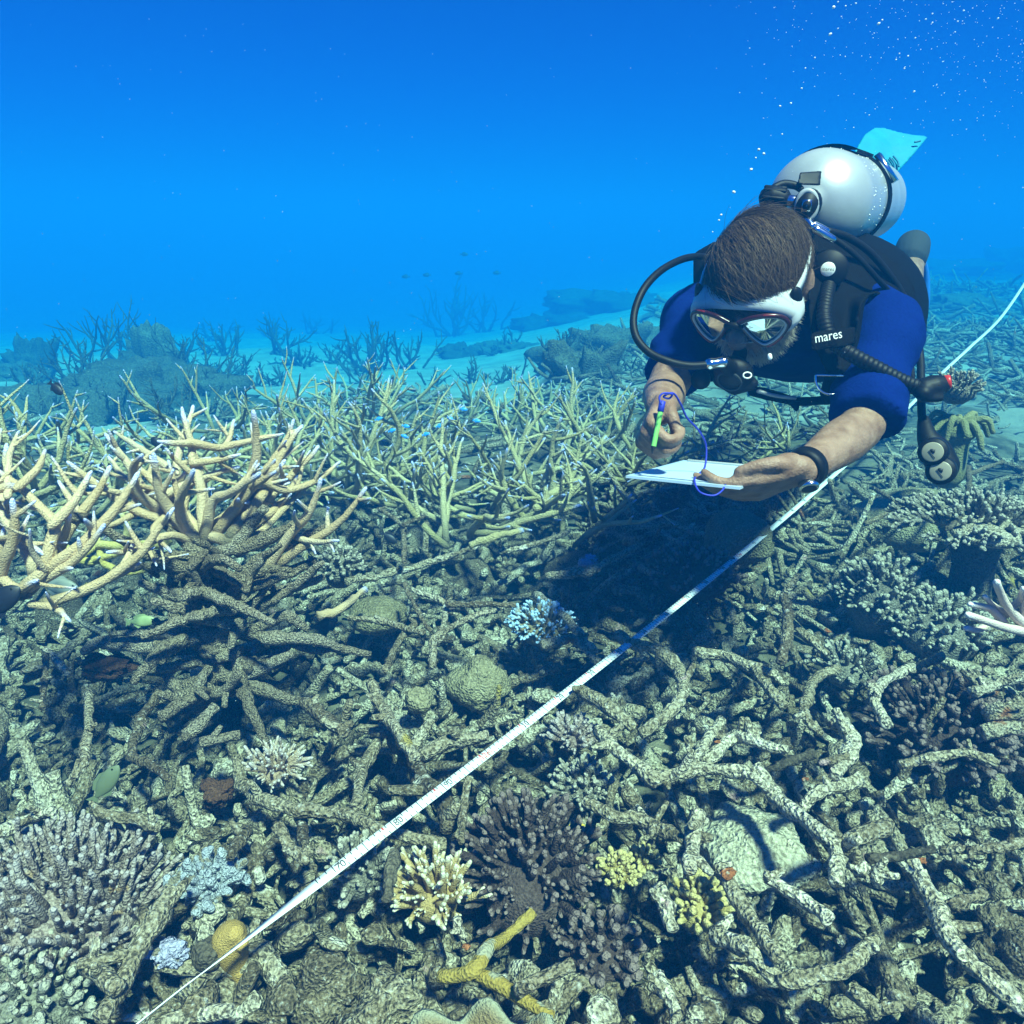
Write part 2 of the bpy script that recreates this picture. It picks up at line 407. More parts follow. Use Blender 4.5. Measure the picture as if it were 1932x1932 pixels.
mx = N('ShaderNodeMix'); mx.data_type = 'RGBA'; L(sx.outputs['Red'], mx.inputs['Factor']); L(r1.outputs['Color'], mx.inputs['A']); L(r2.outputs['Color'], mx.inputs['B'])
L(mx.outputs['Result'], b.inputs['Base Color'])
bp = N('ShaderNodeBump'); bp.inputs['Distance'].default_value = .03; L(n1.outputs['Fac'], bp.inputs['Height']); L(bp.outputs['Normal'], b.inputs['Normal'])
floor = obj('seabed', sb.mesh('seabed'), m)
tag(floor, kind='structure')
_gx = np.arange(-14, 14.01, .05); _gy = np.arange(0, 34.01, .05); _GX, _GY = np.meshgrid(_gx, _gy)
_GH = ground_h(_GX.ravel(), _GY.ravel()).reshape(_GX.shape); _GS = sand_amount(_GX.ravel(), _GY.ravel()).reshape(_GX.shape)
def _at(G, x, y):
    a = min(max((x + 14) / .05, 0), len(_gx) - 2); b = min(max(y / .05, 0), len(_gy) - 2); i, j = int(a), int(b); fx, fy = a - i, b - j
    return float((G[j, i] * (1 - fx) + G[j, i + 1] * fx) * (1 - fy) + (G[j + 1, i] * (1 - fx) + G[j + 1, i + 1] * fx) * fy)
def gh(x, y): return _at(_GH, x, y)
def PF(u, v):
    """where the line of sight through (u, v) meets the sea floor"""
    Zs = np.arange(1.0, 40, .05); P = np.array([PX(u, v, Z) for Z in Zs]); hit = np.nonzero(P[:, 2] <= ground_h(P[:, 0], P[:, 1]))[0]
    return P[hit[0]] if len(hit) else P[-1]

# ------------------------------------------------------------------ the water between things
hz = MB(); hz.box((0, 58.5, -2.25), np.eye(3), (88, 61.2, 4.95))
m = bpy.data.materials.new('sea_water'); m.use_nodes = True
m.node_tree.nodes.clear()
o_ = m.node_tree.nodes.new('ShaderNodeOutputMaterial'); pv = m.node_tree.nodes.new('ShaderNodeVolumePrincipled')
WATER_D = 0.40
pv.inputs['Density'].default_value = WATER_D
pv.inputs['Color'].default_value = (.003, .056, .165, 1)
pv.inputs['Absorption Color'].default_value = (0.12, .74, .95, 1)
pv.inputs['Anisotropy'].default_value = 0.0
m.node_tree.links.new(pv.outputs['Volume'], o_.inputs['Volume'])
tag(obj('haze', hz.mesh('haze', False), m), kind='stuff')

# ------------------------------------------------------------------ broken dead coral
def rubble_piece(r_, forks, length, rad, sides=9, step=.010, flatz=.35, seed=0.0):
    """one broken branch lying about the origin, along +x"""
    mb = MB(); n = max(4, int(length / step))
    bend = r_.uniform(-.14, .14); bend2 = r_.uniform(-.08, .08)
    t = np.linspace(-.5, .5, n)
    pts = np.stack([t * length, bend * length * (t * t - .1) * 2, bend2 * length * (t * t - .1)], -1)
    kn = nrng.normal(0, rad * .75, (max(3, n // 5), 3)); kk = np.linspace(0, 1, len(kn)); tt_ = np.linspace(0, 1, n)
    pts += np.stack([np.interp(tt_, kk, kn[:, q]) for q in range(3)], -1) + nrng.normal(0, rad * .10, pts.shape)
    taper = r_.uniform(.55, .95)
    mb.tube(pts, rad * np.interp(np.linspace(0, 1, 7), [0, 1], [1, taper]) * (1 + nrng.normal(0, .12, 7)), sides, .26, .30, rnd=r_.random(), seed=seed, cap=.2)
    for k in range(forks):
        tt = r_.uniform(-.3, .4); kx = int((tt + .5) * (n - 1)); p0 = pts[kx]
        a = r_.uniform(.6, 1.2) * r_.choice((-1, 1))
        d = np.array((math.cos(a), math.sin(a), r_.uniform(-.3, .5))); d = nrm(d)
        L_ = r_.uniform(.25, .7) * length; nn = max(4, int(L_ / step))
        s = np.linspace(0, 1, nn)[:, None]
        q = p0 + d * L_ * s + np.array((0, 0, r_.uniform(-.1, .35))) * L_ * s * s
        mb.tube(q, [rad * .9, rad * r_.uniform(.5, .8)], sides, .26, .30, rnd=r_.random(), seed=seed + k, cap=.2)
    for k in range(r_.choice((1, 2, 3, 4)) if length > .09 and sides > 5 else 0):
        kx = r_.randrange(n); d = nrm((r_.gauss(0, .5), r_.gauss(0, 1), r_.gauss(0, 1)))
        mb.tube([pts[kx], pts[kx] + d * rad * 1.2, pts[kx] + d * rad * r_.uniform(1.6, 2.4)], [rad * .7, rad * .6, rad * .45], sides, .3, .2, rnd=r_.random(), seed=seed + 9 * k, cap=.4)
    return mb
def shape_word(forks): return ('plain', 'forked', 'branched')[min(2, forks)]
variants = []
for k in range(26):
    f = (0, 1, 2, 3, 1, 4)[k % 6]
    mb = rubble_piece(rng, f, rng.uniform(.14, .32), rng.uniform(.0085, .0165), seed=k * 3.1)
    variants.append((f, mb.mesh('dead_coral_branch'), mb.arrays()))
mid = []
for k in range(18):
    mb = rubble_piece(rng, (1, 2, 3)[k % 3], rng.uniform(.12, .28), rng.uniform(.008, .015), sides=6, step=.019, seed=k * 4.3)
    mid.append(mb.arrays())
low = []
for k in range(16):
    mb = rubble_piece(rng, (0, 1, 2)[k % 3], rng.uniform(.10, .28), rng.uniform(.007, .014), sides=5, step=.034, seed=k * 5.7)
    low.append(mb.arrays())
bits = []
for k in range(10):
    mb = rubble_piece(rng, (0, 0, 1)[k % 3], rng.uniform(.03, .08), rng.uniform(.007, .014), sides=5, step=.018, seed=k * 2.3)
    bits.append(mb.arrays())
def rot_matrix(p, yaw, tilt, roll, sc):
    e = Matrix.Rotation(yaw, 3, 'Z') @ Matrix.Rotation(tilt, 3, 'Y') @ Matrix.Rotation(roll, 3, 'X')
    return np.hstack([np.array(e) * sc, np.asarray(p, float)[:, None]])
def in_view(x, y, margin=1.15):
    return abs(x) < (0.70 * (y * CP + CAM_H * SP) + .15) * margin

# single pieces on top of the bed
cell = 0.135; taken = 0
spots = []
for gx in np.arange(-2.2, 2.2, cell):
    for gy in np.arange(.42, 3.2, cell):
        x, y = gx + rng.uniform(-.06, .06), gy + rng.uniform(-.06, .06)
        if in_view(x, y, 1.02): spots.append((x, y))
spots.sort(key=lambda s: s[1]); spots = spots[:235]
TAPE_A, TAPE_B = PG(270, 1930, .15), PG(1690, 790, .17)
pieces = []
for (x, y) in spots:
    f, me, _ = variants[rng.randrange(len(variants))]
    o = obj('dead_coral_branch', me, M['rubble'])
    pale = x > .25 and y < 1.5 and rng.random() < .6
    if pale:
        o.material_slots[0].link = 'OBJECT'; o.material_slots[0].material = M['rubble_pale']
    z = gh(x, y) + rng.uniform(.045, .085)
    o.location = (x, y, z)
    o.rotation_euler = (rng.uniform(0, 6.28), rng.uniform(-.45, .45), rng.uniform(0, 6.28))
    s = rng.uniform(.7, 1.12); o.scale = (s, s, s)
    pieces.append((o, f, x, y, z, pale))
LAND = [('the dead stump', 420, 1200), ('the left edge staghorn', 30, 1130), ('the olive fish', 200, 1475), ('the purple grey finger coral', 120, 1680), ('the furry corner branch', 250, 1800), ('the pale blue sponge', 392, 1660), ('the yellow sponge', 440, 1765), ('the cream coral', 520, 1440),
 ('the lower tape mark 70', 640, 1640), ('the tape mark 80', 748, 1555), ('the tape mark 90', 847, 1477), ('the red metre mark', 925, 1418), ('the tape mark 10', 1000, 1362), ('the tape mark 20', 1062, 1310), ('the tape mark 30', 1118, 1268), ('the tape mark 40', 1170, 1224), ('the tape mark 50', 1215, 1190), ('the tape mark 60', 1257, 1155),
 ('the blue tipped coral', 1025, 1178), ('the round olive coral', 905, 1270), ('the pale dead fork', 830, 1180), ('the low striped dome', 715, 1160), ('the tan finger coral', 815, 1675), ('the maroon bushy coral', 1000, 1640), ('the mustard crusted branch', 930, 1830), ('the mustard knob coral', 1310, 1700), ('the pale dome coral', 1420, 1600), ('the big Y-shaped branch', 1580, 1600),
 ('the elbow-shaped branch', 1590, 1400), ('the dark finger coral', 1770, 1390), ('the grey bushy coral', 1680, 1150), ('the pale pink coral', 1890, 1160), ('the orange fish', 1830, 1278), ('the table coral', 1850, 985), ('the long corner branch', 1800, 1780), ('the arched branch', 1270, 1280), ('the scalloped lettuce coral', 905, 1925), ('the slate', 1290, 890), ('the watch', 1520, 890), ('the lavender sponge', 320, 1795), ('the long straight branch', 790, 1065), ('the star-shaped staghorn', 1085, 940), ('the gauges', 1770, 870)]
seen = {}
for (o, f, x, y, z, pale) in pieces:
    Zp = y * CP + (CAM_H - z) * SP; u = 966 + FOC * x / Zp; v = 966 - FOC * (y * SP + (z - CAM_H) * CP) / Zp
    nm, lu, lv = min(LAND, key=lambda l: (l[1] - u) ** 2 + (l[2] - v) ** 2); du, dv = u - lu, v - lv
    side = ('right of' if du > 0 else 'left of') if abs(du) > abs(dv) else ('below' if dv > 0 else 'above')
    lab = '%s%s dead coral stick %s %s' % ('pale ' if pale else '', ('unforked', 'once-forked', 'many-forked')[min(2, f)], side, nm)
    seen.setdefault(lab, []).append((math.hypot(du, dv), o))
for lab, lst in seen.items():
    lst.sort(key=lambda q: q[0])
    for k, (_, o) in enumerate(lst):
        extra = '' if len(lst) == 1 else (', the closer one', ', the farther one')[k] if len(lst) == 2 else (', the closest', ', the second closest', ', the third closest', ', the fourth closest', ', the fifth closest', ', the sixth closest', ', the seventh closest')[min(k, 6)]
        tag(o, lab + extra, 'dead coral', 'loose dead coral sticks')

# the uncountable rest of the bed
mb = MB()
def scatter(src, count, ymin, ymax, zlo, zhi, smin, smax, tilt=.4, xmin=None, keep=None, m_=1.2):
    k = 0; tries = 0
    while k < count and tries < count * 6:
        tries += 1
        y = ymin + (ymax - ymin) * math.sqrt(rng.random()) if ymax - ymin > 2 else rng.uniform(ymin, ymax)
        hw = (0.70 * (y * CP + CAM_H * SP) + .15) * m_ + .25
        x = rng.uniform(-hw, hw)
        if keep and not keep(x, y): continue
        s = rng.uniform(smin, smax)
        Vv, Ff, Aa = src[rng.randrange(len(src))]
        A2 = Aa.copy(); A2[:, 1] = rng.random()
        z = gh(x, y) + rng.uniform(zlo, zhi)
        mb.merge((Vv, Ff, A2), rot_matrix((x, y, z), rng.uniform(0, 6.28), rng.uniform(-tilt, tilt), rng.uniform(0, 6.28), s)); k += 1
reefy = lambda x, y: _at(_GS, x, y) < .25 + .5 * (rng.random() < .06)
scatter(mid, 900, .38, 1.7, .0, .055, .7, 1.15, .45)
scatter(mid, 420, 1.6, 2.6, .0, .09, .8, 1.2, .5)
scatter(low, 750, 1.8, 3.6, .0, .08, .8, 1.2, .45, keep=reefy)
scatter(bits, 1700, .38, 2.6, .01, .085, .55, 1.3, .9)
scatter(bits, 700, .38, 1.3, .05, .11, .35, .8, 1.2)
chips = []
for k in range(12):
    cm = MB(); cm.ell((0, 0, 0), np.eye(3), (rng.uniform(.012, .03), rng.uniform(.010, .02), rng.uniform(.004, .012)), 9, 6, .0)
    Vc, Fc, Ac = cm.arrays(); Vc = Vc * (1 + .45 * vnoise(Vc / .012 + k * 7) + .25 * vnoise(Vc / .005 + k * 3))[:, None]; chips.append((Vc, Fc, Ac))
scatter(chips, 1900, .38, 1.9, .03, .10, .6, 1.5, 1.0)
scatter(low, 1900, 3.2, 8.5, .0, .08, .8, 1.6, .4, keep=reefy)
scatter(low, 950, 7.5, 18, .0, .10, 1.5, 3.2, .3, keep=reefy)
tag(obj('coral_rubble', mb.mesh('coral_rubble'), M['rubble']), 'bed of small broken dead coral pieces between the larger sticks', 'rubble', kind='stuff')

# ------------------------------------------------------------------ dead branches one can point at
def px_branch(name, label, strands, mat='rubble', h=.13, cat='dead coral', group=None, tip=0.0, lump=.36, taper=.8, sides=11, Z=None, dead=0.0, fine=.28):
    """strands: list of (list of photo points, thickness in photo px); lying at height h or at depth Z"""
    mbx = []
    for k, (pts, d) in enumerate(strands):
        W = [PG(u, v, h + .012 * math.sin(3.7 * q + u)) if Z is None else PX(u, v, Z + .02 * math.sin(2.3 * q + u)) for q, (u, v) in enumerate(pts)]
        r = d / 2 * np.mean([depth(w) for w in W]) / FOC * (1.02 if mat.startswith('rubble') else 1.0)
        n = max(6, int(np.sum(np.linalg.norm(np.diff(W, axis=0), axis=1)) / .009))
        kn = nrng.normal(0, r * .28, (max(3, n // 4), 3)); kk = np.linspace(0, 1, len(kn)); tt_ = np.linspace(0, 1, n)
        jit = np.stack([np.interp(tt_, kk, kn[:, q]) for q in range(3)], -1)
        lin = np.stack([np.interp(np.linspace(0, len(W) - 1, n), np.arange(len(W)), np.array(W)[:, q]) for q in range(3)], -1)
        a = MB(); a.tube(catmull(W, n) * .2 + lin * .8 + jit * .7 + nrng.normal(0, r * .06, (n, 3)), np.interp(np.linspace(0, 1, 9), [0, .5, 1], [r, r, r * taper]) * (1 + nrng.normal(0, .07, 9)), sides, lump, fine, tip=tip, rnd=rng.random(), seed=rng.uniform(0, 50), cap=.2, dead=dead)
        if mat in ('rubble', 'rubble_pale', 'stump') and Z is None:
            Pm = catmull(W, n)
            for _ in range(rng.choice((1, 1, 2, 3, 4))):
                kx = rng.randrange(n); dv = nrm((rng.gauss(0, 1), rng.gauss(0, 1), abs(rng.gauss(0, .8))))
                a.tube([Pm[kx], Pm[kx] + dv * r * 1.3, Pm[kx] + dv * r * rng.uniform(1.8, 4.5)], [r * .7, r * .62, r * .42], 8, .28, .2, rnd=rng.random(), seed=rng.uniform(0, 50), cap=.4)
        mbx.append(a)
    if len(mbx) == 1:
        o = obj(name, mbx[0].mesh(name), M[mat]); return tag(o, label, cat, group)
    base = mbx[0].arrays()[0].mean(0)
    t = thing(name, label, cat, base, group)
    for k, a in enumerate(mbx): obj('limb' if k == 0 else 'side_limb', a.mesh('limb'), M[mat], t)
    return t
DB = 'dead_coral_branch'; GRP = 'dead staghorn branches lying on the reef'
BR = [
 ('thick dead branch curving from the cream coral rightwards to under the tape', [([(447,1432),(454,1473),(491,1506),(562,1530),(645,1535),(706,1555),(772,1577),(845,1595)],25),([(674,1524),(681,1450),(714,1402),(728,1358)],22),([(565,1533),(572,1581),(586,1611)],20)],.085,'rubble'),
 ('short dead stick left of the tape pointing down towards its 70 mark', [([(518,1557),(542,1594),(576,1628)],22)],.12,'rubble'),
 ('stubby dead stick standing left of the dark finger coral tangle near the 70 mark', [([(464,1567),(433,1618)],22)],.11,'rubble'),
 ('upright yellowish dead stick at the left above the olive fish', [([(168,1307),(166,1378),(159,1439),(132,1479)],17)],.17,'rubble'),
 ('bent yellowish dead stick right of the upright yellowish stick', [([(305,1307),(271,1351),(254,1398),(244,1429),(281,1439),(322,1472)],19)],.15,'rubble'),
 ('dead branch under the big staghorn stump running right towards the tape', [([(576,1327),(609,1351),(653,1385)],26)],.15,'rubble'),
 ('dead branch lying level just above the purple grey finger coral', [([(183,1537),(254,1544),(298,1564)],22)],.12,'rubble'),
 ('dead branch at the left edge above the purple grey finger coral', [([(0,1574),(51,1544),(102,1533)],24)],.13,'rubble'),
 ('brown dead stick lying level below the big staghorn stump', [([(383,1401),(454,1388)],21)],.13,'stump'),
 ('brown dead stick slanting up below the left of the stump', [([(305,1351),(372,1310)],24)],.15,'stump'),
 ('brown dead stick slanting up beneath the middle of the stump', [([(349,1388),(406,1340)],26)],.13,'stump'),
 ('thin pale dead stick with a drooping fork at the left edge below the living staghorn', [([(85,1225),(132,1269)],13),([(85,1236),(81,1337)],11)],.19,'rubble'),
 ('thick furry dead branch in the bottom left corner beside the lavender sponge', [([(322,1676),(298,1730),(254,1791),(220,1865),(190,1930)],40),([(163,1818),(217,1865)],30)],.13,'rubble'),
 ('thick stub of dead coral at the bottom edge beside the tape', [([(400,1858),(359,1930)],46)],.10,'rubble'),
 ('thick dead branch dipping under the tape near the 90 mark', [([(736,1369),(772,1424),(794,1471),(838,1519),(852,1570)],38)],.08,'rubble'),
 ('arched dead branch whose end lies beside the red metre mark', [([(798,1431),(845,1398),(918,1388)],28)],.10,'rubble'),
 ('thin upright dead stick right of the tape above the tan coral', [([(881,1468),(874,1533),(870,1592)],14)],.13,'rubble'),
 ('dead branch descending to the right from beside the white flower-like polyps', [([(1126,1373),(1173,1424),(1228,1464),(1257,1475)],26)],.15,'rubble'),
 ('pale dead branch running right above the small yellow fish', [([(1100,1511),(1155,1533),(1210,1552),(1290,1590)],26)],.14,'rubble'),
 ('dark dead stub standing left of the tan finger coral', [([(743,1606),(728,1705)],26)],.11,'rubble_dark'),
 ('small pointed dead stub in front of the tan finger coral', [([(863,1730),(874,1775)],18)],.12,'rubble'),
 ('dead branch right of the mustard crusted one at the bottom', [([(976,1869),(1027,1847),(1082,1825)],26)],.12,'rubble'),
 ('long pale dead branch running level to the right with two crossing sticks', [([(1207,1445),(1237,1467),(1312,1452),(1410,1452)],26),([(1361,1362),(1305,1433)],20)],.15,'rubble'),
 ('pale wedge of dead coral with two arms right of the crossing sticks', [([(1331,1437),(1384,1388),(1432,1400),(1485,1415)],23),([(1432,1380),(1384,1395)],20)],.15,'rubble'),
 ('thick bent dead branch standing like an elbow right of centre', [([(1582,1366),(1605,1403),(1579,1460)],32)],.17,'rubble'),
 ('large pale Y-shaped dead branch right of the pale dome coral', [([(1425,1456),(1477,1516),(1564,1583),(1575,1602),(1575,1670)],31),([(1672,1550),(1620,1583),(1575,1602)],33)],.16,'rubble'),
 ('pale dead stick leaning against the pale dome coral, orange at its top', [([(1320,1535),(1309,1591),(1301,1635)],32)],.16,'rubble'),
 ('curved dead stick above the large Y-shaped branch', [([(1620,1471),(1545,1497),(1511,1531)],22)],.15,'rubble'),
 ('dark dead stick above and left of the curved one near the Y-shaped branch', [([(1537,1422),(1447,1452)],18)],.12,'rubble_dark'),
 ('dead finger left of the mustard knob coral pointing down', [([(1245,1670),(1275,1763)],30)],.14,'rubble'),
 ('long pale dead branch right of the mustard knob coral running down to the right', [([(1354,1636),(1402,1715),(1470,1808)],30)],.14,'rubble'),
 ('pale dead branch just below the mustard knob coral', [([(1350,1763),(1417,1797),(1462,1842)],34)],.12,'rubble'),
 ('dead branch below the pale dome coral running down to the right', [([(1447,1658),(1526,1707),(1571,1737)],26)],.13,'rubble'),
 ('long thick dead branch crossing the bottom right corner', [([(1729,1647),(1762,1707),(1792,1771),(1845,1827),(1931,1913)],38)],.16,'rubble'),
 ('thin dark dead stick right of the large Y-shaped branch', [([(1635,1621),(1762,1602)],17)],.14,'rubble_dark'),
 ('dead branch at the right edge behind the long corner branch', [([(1770,1606),(1882,1598),(1931,1590)],20)],.14,'rubble'),
 ('short pale dead finger right of the foot of the Y-shaped branch', [([(1609,1628),(1657,1658)],28)],.14,'rubble'),
 ('thick dead branch rising to the right at the bottom, left of the corner branch', [([(1470,1857),(1582,1838),(1657,1771)],32)],.12,'rubble'),
 ('blurred dead stub at the bottom edge left of the corner branch', [([(1600,1868),(1665,1913)],36)],.11,'rubble'),
 ('thin dead stick lying on the dark finger coral at the right', [([(1699,1445),(1807,1422),(1879,1437)],18)],.19,'rubble'),
 ('short dead stick right of the long corner branch', [([(1792,1711),(1860,1688)],24)],.12,'rubble'),
 ('dead stick at the bottom edge below the mustard knob coral', [([(1237,1842),(1282,1913)],26)],.11,'rubble'),
 ('dead branch right of the upper tape with a fork dropping to the right', [([(1308,1227),(1366,1236),(1415,1256),(1463,1275)],21),([(1421,1256),(1450,1301),(1482,1333)],20)],.15,'rubble'),
 ('arched dead branch bending down left of the dark finger coral', [([(1576,1262),(1534,1285),(1515,1340),(1547,1385)],20)],.16,'rubble'),
 ('upright thick dead finger left of the grey bushy coral', [([(1479,1123),(1489,1156),(1482,1204),(1473,1243)],23)],.20,'rubble'),
 ('dead stick leaning right beside the upright thick finger', [([(1508,1194),(1560,1236)],18)],.17,'rubble'),
 ('short dead stick right of the upper tape in the shade', [([(1372,1136),(1389,1178)],13)],.16,'rubble'),
 ('dead branch hooked over the top of the dark finger coral', [([(1721,1259),(1663,1288),(1653,1323),(1673,1369)],19)],.19,'rubble'),
 ('upper of three dead branches at the right edge beside the dark finger coral', [([(1837,1304),(1931,1278)],22)],.17,'rubble'),
 ('middle of three dead branches at the right edge beside the dark finger coral', [([(1857,1345),(1931,1336)],28)],.16,'rubble'),
 ('lowest of three dead branches at the right edge beside the dark finger coral', [([(1857,1380),(1931,1372)],26)],.14,'rubble'),
 ('dark bare dead coral tree at the right edge below the gauges', [([(1828,881),(1828,962),(1786,997)],11),([(1828,894),(1892,871)],8)],.30,'rubble_dark'),
 ('thin dead branch rising to the right below the gauges', [([(1631,988),(1712,952),(1776,933)],9)],.22,'rubble'),
 ('short dead twig below the gauges pointing up left', [([(1650,920),(1692,949)],8)],.22,'rubble'),
 ('long straight dead branch left of centre rising towards the diver', [([(654,1098),(705,1088),(789,1068),(857,1047),(925,1020)],13)],.17,'rubble'),
 ('thin pale dead twig above the blue tipped coral', [([(942,1044),(1009,1027),(1074,1003)],9)],.17,'rubble'),
 ('thin dead coral twig slanting down left of the blue tipped coral', [([(762,1102),(789,1156),(813,1193)],9)],.18,'rubble'),
 ('pale dead fork spreading up between round coral and blue tipped coral', [([(816,1261),(816,1206),(857,1179),(908,1159),(945,1146)],13),([(776,1112),(843,1139),(833,1193),(818,1225)],11),([(843,1139),(972,1140)],12)],.17,'rubble'),
 ('pale dead branch left of the forked one with a leg hanging down', [([(654,1166),(722,1173),(799,1196)],12),([(786,1173),(755,1206),(722,1267)],14)],.16,'rubble'),
 ('thin upright dead stick with two arms behind the long straight branch', [([(762,1060),(762,993),(715,959)],9),([(762,990),(799,976)],8)],.22,'rubble'),
 ('dead branch slanting down left of the round coral', [([(698,1288),(722,1335),(755,1389),(783,1430)],23)],.14,'rubble'),
 ('thick dead branch right of the tape near the 20 mark', [([(1094,1305),(1142,1335),(1196,1372)],27)],.14,'rubble'),
 ('arched dead branch right of the tape near the 40 mark', [([(1162,1203),(1230,1220),(1280,1261),(1290,1311),(1270,1338),(1213,1389)],24)],.15,'rubble'),
 ('dead branch passing under the tape near the blue tipped coral', [([(1020,1215),(1080,1205),(1130,1250)],18)],.12,'rubble'),
 ('dark branch under the diver in his shadow, left of the tape', [([(1010,1120),(1080,1180),(1120,1230)],16)],.12,'rubble'),
 ('dark branch in the diver shadow rising towards the slate', [([(1030,1090),(1110,1080),(1200,1030)],14)],.15,'rubble'),
 ('long dark branch in the diver shadow right under the slate', [([(1180,1000),(1260,985),(1330,1010)],13)],.18,'rubble'),
]
for lab, strands, h, mt in BR:
    u0, v0 = strands[0][0][0]
    if mt == 'rubble' and u0 > 1060 and v0 > 1180 and u0 < 1760: mt = 'rubble_pale'
    px_branch(DB, lab, strands, mt, h + .015, group=GRP)
yb = px_branch('crusted_coral_branch', 'dead branch overgrown by a bright mustard yellow crust at the bottom', [([(827,1843),(896,1840),(918,1796),(955,1765),(1009,1723)],25),([(896,1840),(973,1876),(1038,1920)],26)], 'yellow_crust', .125)
# ------------------------------------------------------------------ staghorn corals
def curve_limb(r_, p0, d0, L_, up, wander, n):
    pts = [np.array(p0, float)]; d = nrm(d0); st = L_ / (n - 1)
    for k in range(n - 1):
        d = nrm(d + np.array((r_.gauss(0, wander), r_.gauss(0, wander), up + r_.gauss(0, wander))) * (.42 if k % 3 == 0 else .22))
        pts.append(pts[-1] + d * st)
    return np.array(pts)
def perp(d, r_):
    a = nrm(np.cross(d, (r_.gauss(0, 1), r_.gauss(0, 1), r_.gauss(0, 1)))); return a
def add_sides(mb, r_, pts, rad, gap, slen, sides, tip, deep=.45, start=.25, out=None, subs=None, dead=0.0):
    """side branchlets along a limb"""
    S = np.concatenate([[0], np.cumsum(np.linalg.norm(np.diff(pts, axis=0), axis=1))]); tot = S[-1]
    s = tot * start + r_.uniform(0, gap); R = interp(rad, len(pts))
    while s < tot * .93:
        k = min(len(pts) - 2, int(np.searchsorted(S, s))); d = nrm(pts[k + 1] - pts[k])
        q = nrm(d * r_.uniform(.3, .9) + perp(d, r_) + np.array((0, 0, r_.uniform(-.15, .35))))
        if out is not None: q = nrm(q + .3 * out)
        L_ = r_.uniform(*slen) * (1.1 - .5 * s / tot); n = min(12, max(4, int(L_ / .014)))
        c = curve_limb(r_, pts[k], q, L_, .22, .25, n); r0 = min(R[k] * .82, R[k])
        tgt = subs(c) if subs else mb
        tgt.tube(c, [r0, r0 * .82, r0 * .36], sides, .10, .05, tip=tip, rnd=r_.random(), cap=1.4, seed=r_.uniform(0, 9))
        if r_.random() < deep and L_ > .05:
            for _ in range(r_.choice((1, 1, 2))):
                kk = r_.randrange(1, max(2, n - 1)); d2 = nrm(c[kk] - c[kk - 1])
                q2 = nrm(d2 * .5 + perp(d2, r_)); L2 = r_.uniform(.25, .5) * L_ if L_ > .25 else r_.uniform(.02, .055) * (1 + L_)
                c2 = curve_limb(r_, c[kk], q2, L2, .2, .2, min(8, max(3, int(L2 / .012))))
                tgt.tube(c2, [r0 * .62, r0 * .5, r0 * .25], sides, .08, .04, tip=tip * .8, rnd=r_.random(), cap=1.4)
        s += gap * r_.uniform(.6, 1.5)
def staghorn(label, base, n_limbs, L_, rad, seed, mat='live_far', sides=7, spread=1.0, gap=.055, slen=(.05, .15), tip=.022, group='staghorn corals behind the big one', up=.5, tilt=(.25, 1.1), subparts=False, name='staghorn_coral', cat='coral', foot=True, az=None):
    r_ = random.Random(seed); t = thing(name, label, cat, base, group)
    if foot:
        fb = MB(); gz = gh(base[0], base[1])
        top = np.array(base) + np.array((0, 0, .02)); bot = np.array((base[0], base[1], min(gz, base[2]) - .03))
        fb.ell(bot + np.array((0, 0, .01)), np.eye(3), (.30 * L_, .26 * L_, max(.04, .4 * (top[2] - bot[2]))), 22, 12, .5)
        obj('base', fb.mesh('base'), M['stump'] if mat != 'far_coral' else M[mat], t)
    for k in range(n_limbs):
        a = 2 * math.pi * (k + r_.uniform(-.35, .35)) / n_limbs if az is None else r_.uniform(*az)
        el = r_.uniform(*tilt); d = np.array((math.cos(a) * math.cos(el) * spread, math.sin(a) * math.cos(el) * spread, math.sin(el)))
        l = L_ * r_.uniform(.65, 1.15); n = min(24, max(6, int(l / .018)))
        b0 = np.array(base) + np.array((r_.gauss(0, .22) * L_ + math.cos(a) * .12 * L_, r_.gauss(0, .22) * L_, -.03)); b0[2] = max(b0[2], gh(b0[0], b0[1]) + .02)
        c = curve_limb(r_, b0, d, l, up * .3, .34, n)
        mb = MB(); rr = rad * r_.uniform(.85, 1.15)
        mb.tube(c, [rr * 1.05, rr, rr * .85, rr * .38], sides, .10, .05, tip=tip, rnd=r_.random(), cap=1.4, dead=[.9, .3, 0, 0, 0], seed=r_.uniform(0, 9))
        subs = None
        if subparts:
            made = []
            def subs(cc, made=made): 
                b_ = MB(); made.append(b_); return b_
        add_sides(mb, r_, c, [rr, rr * .9, rr * .5], gap, slen, sides, tip, out=nrm(d * np.array((1, 1, .3))), subs=subs)
        lo = obj('branch', mb.mesh('branch'), M[mat], t)
        if subparts:
            for b_ in made: obj('branchlet', b_.mesh('branchlet'), M[mat], lo)
    return t
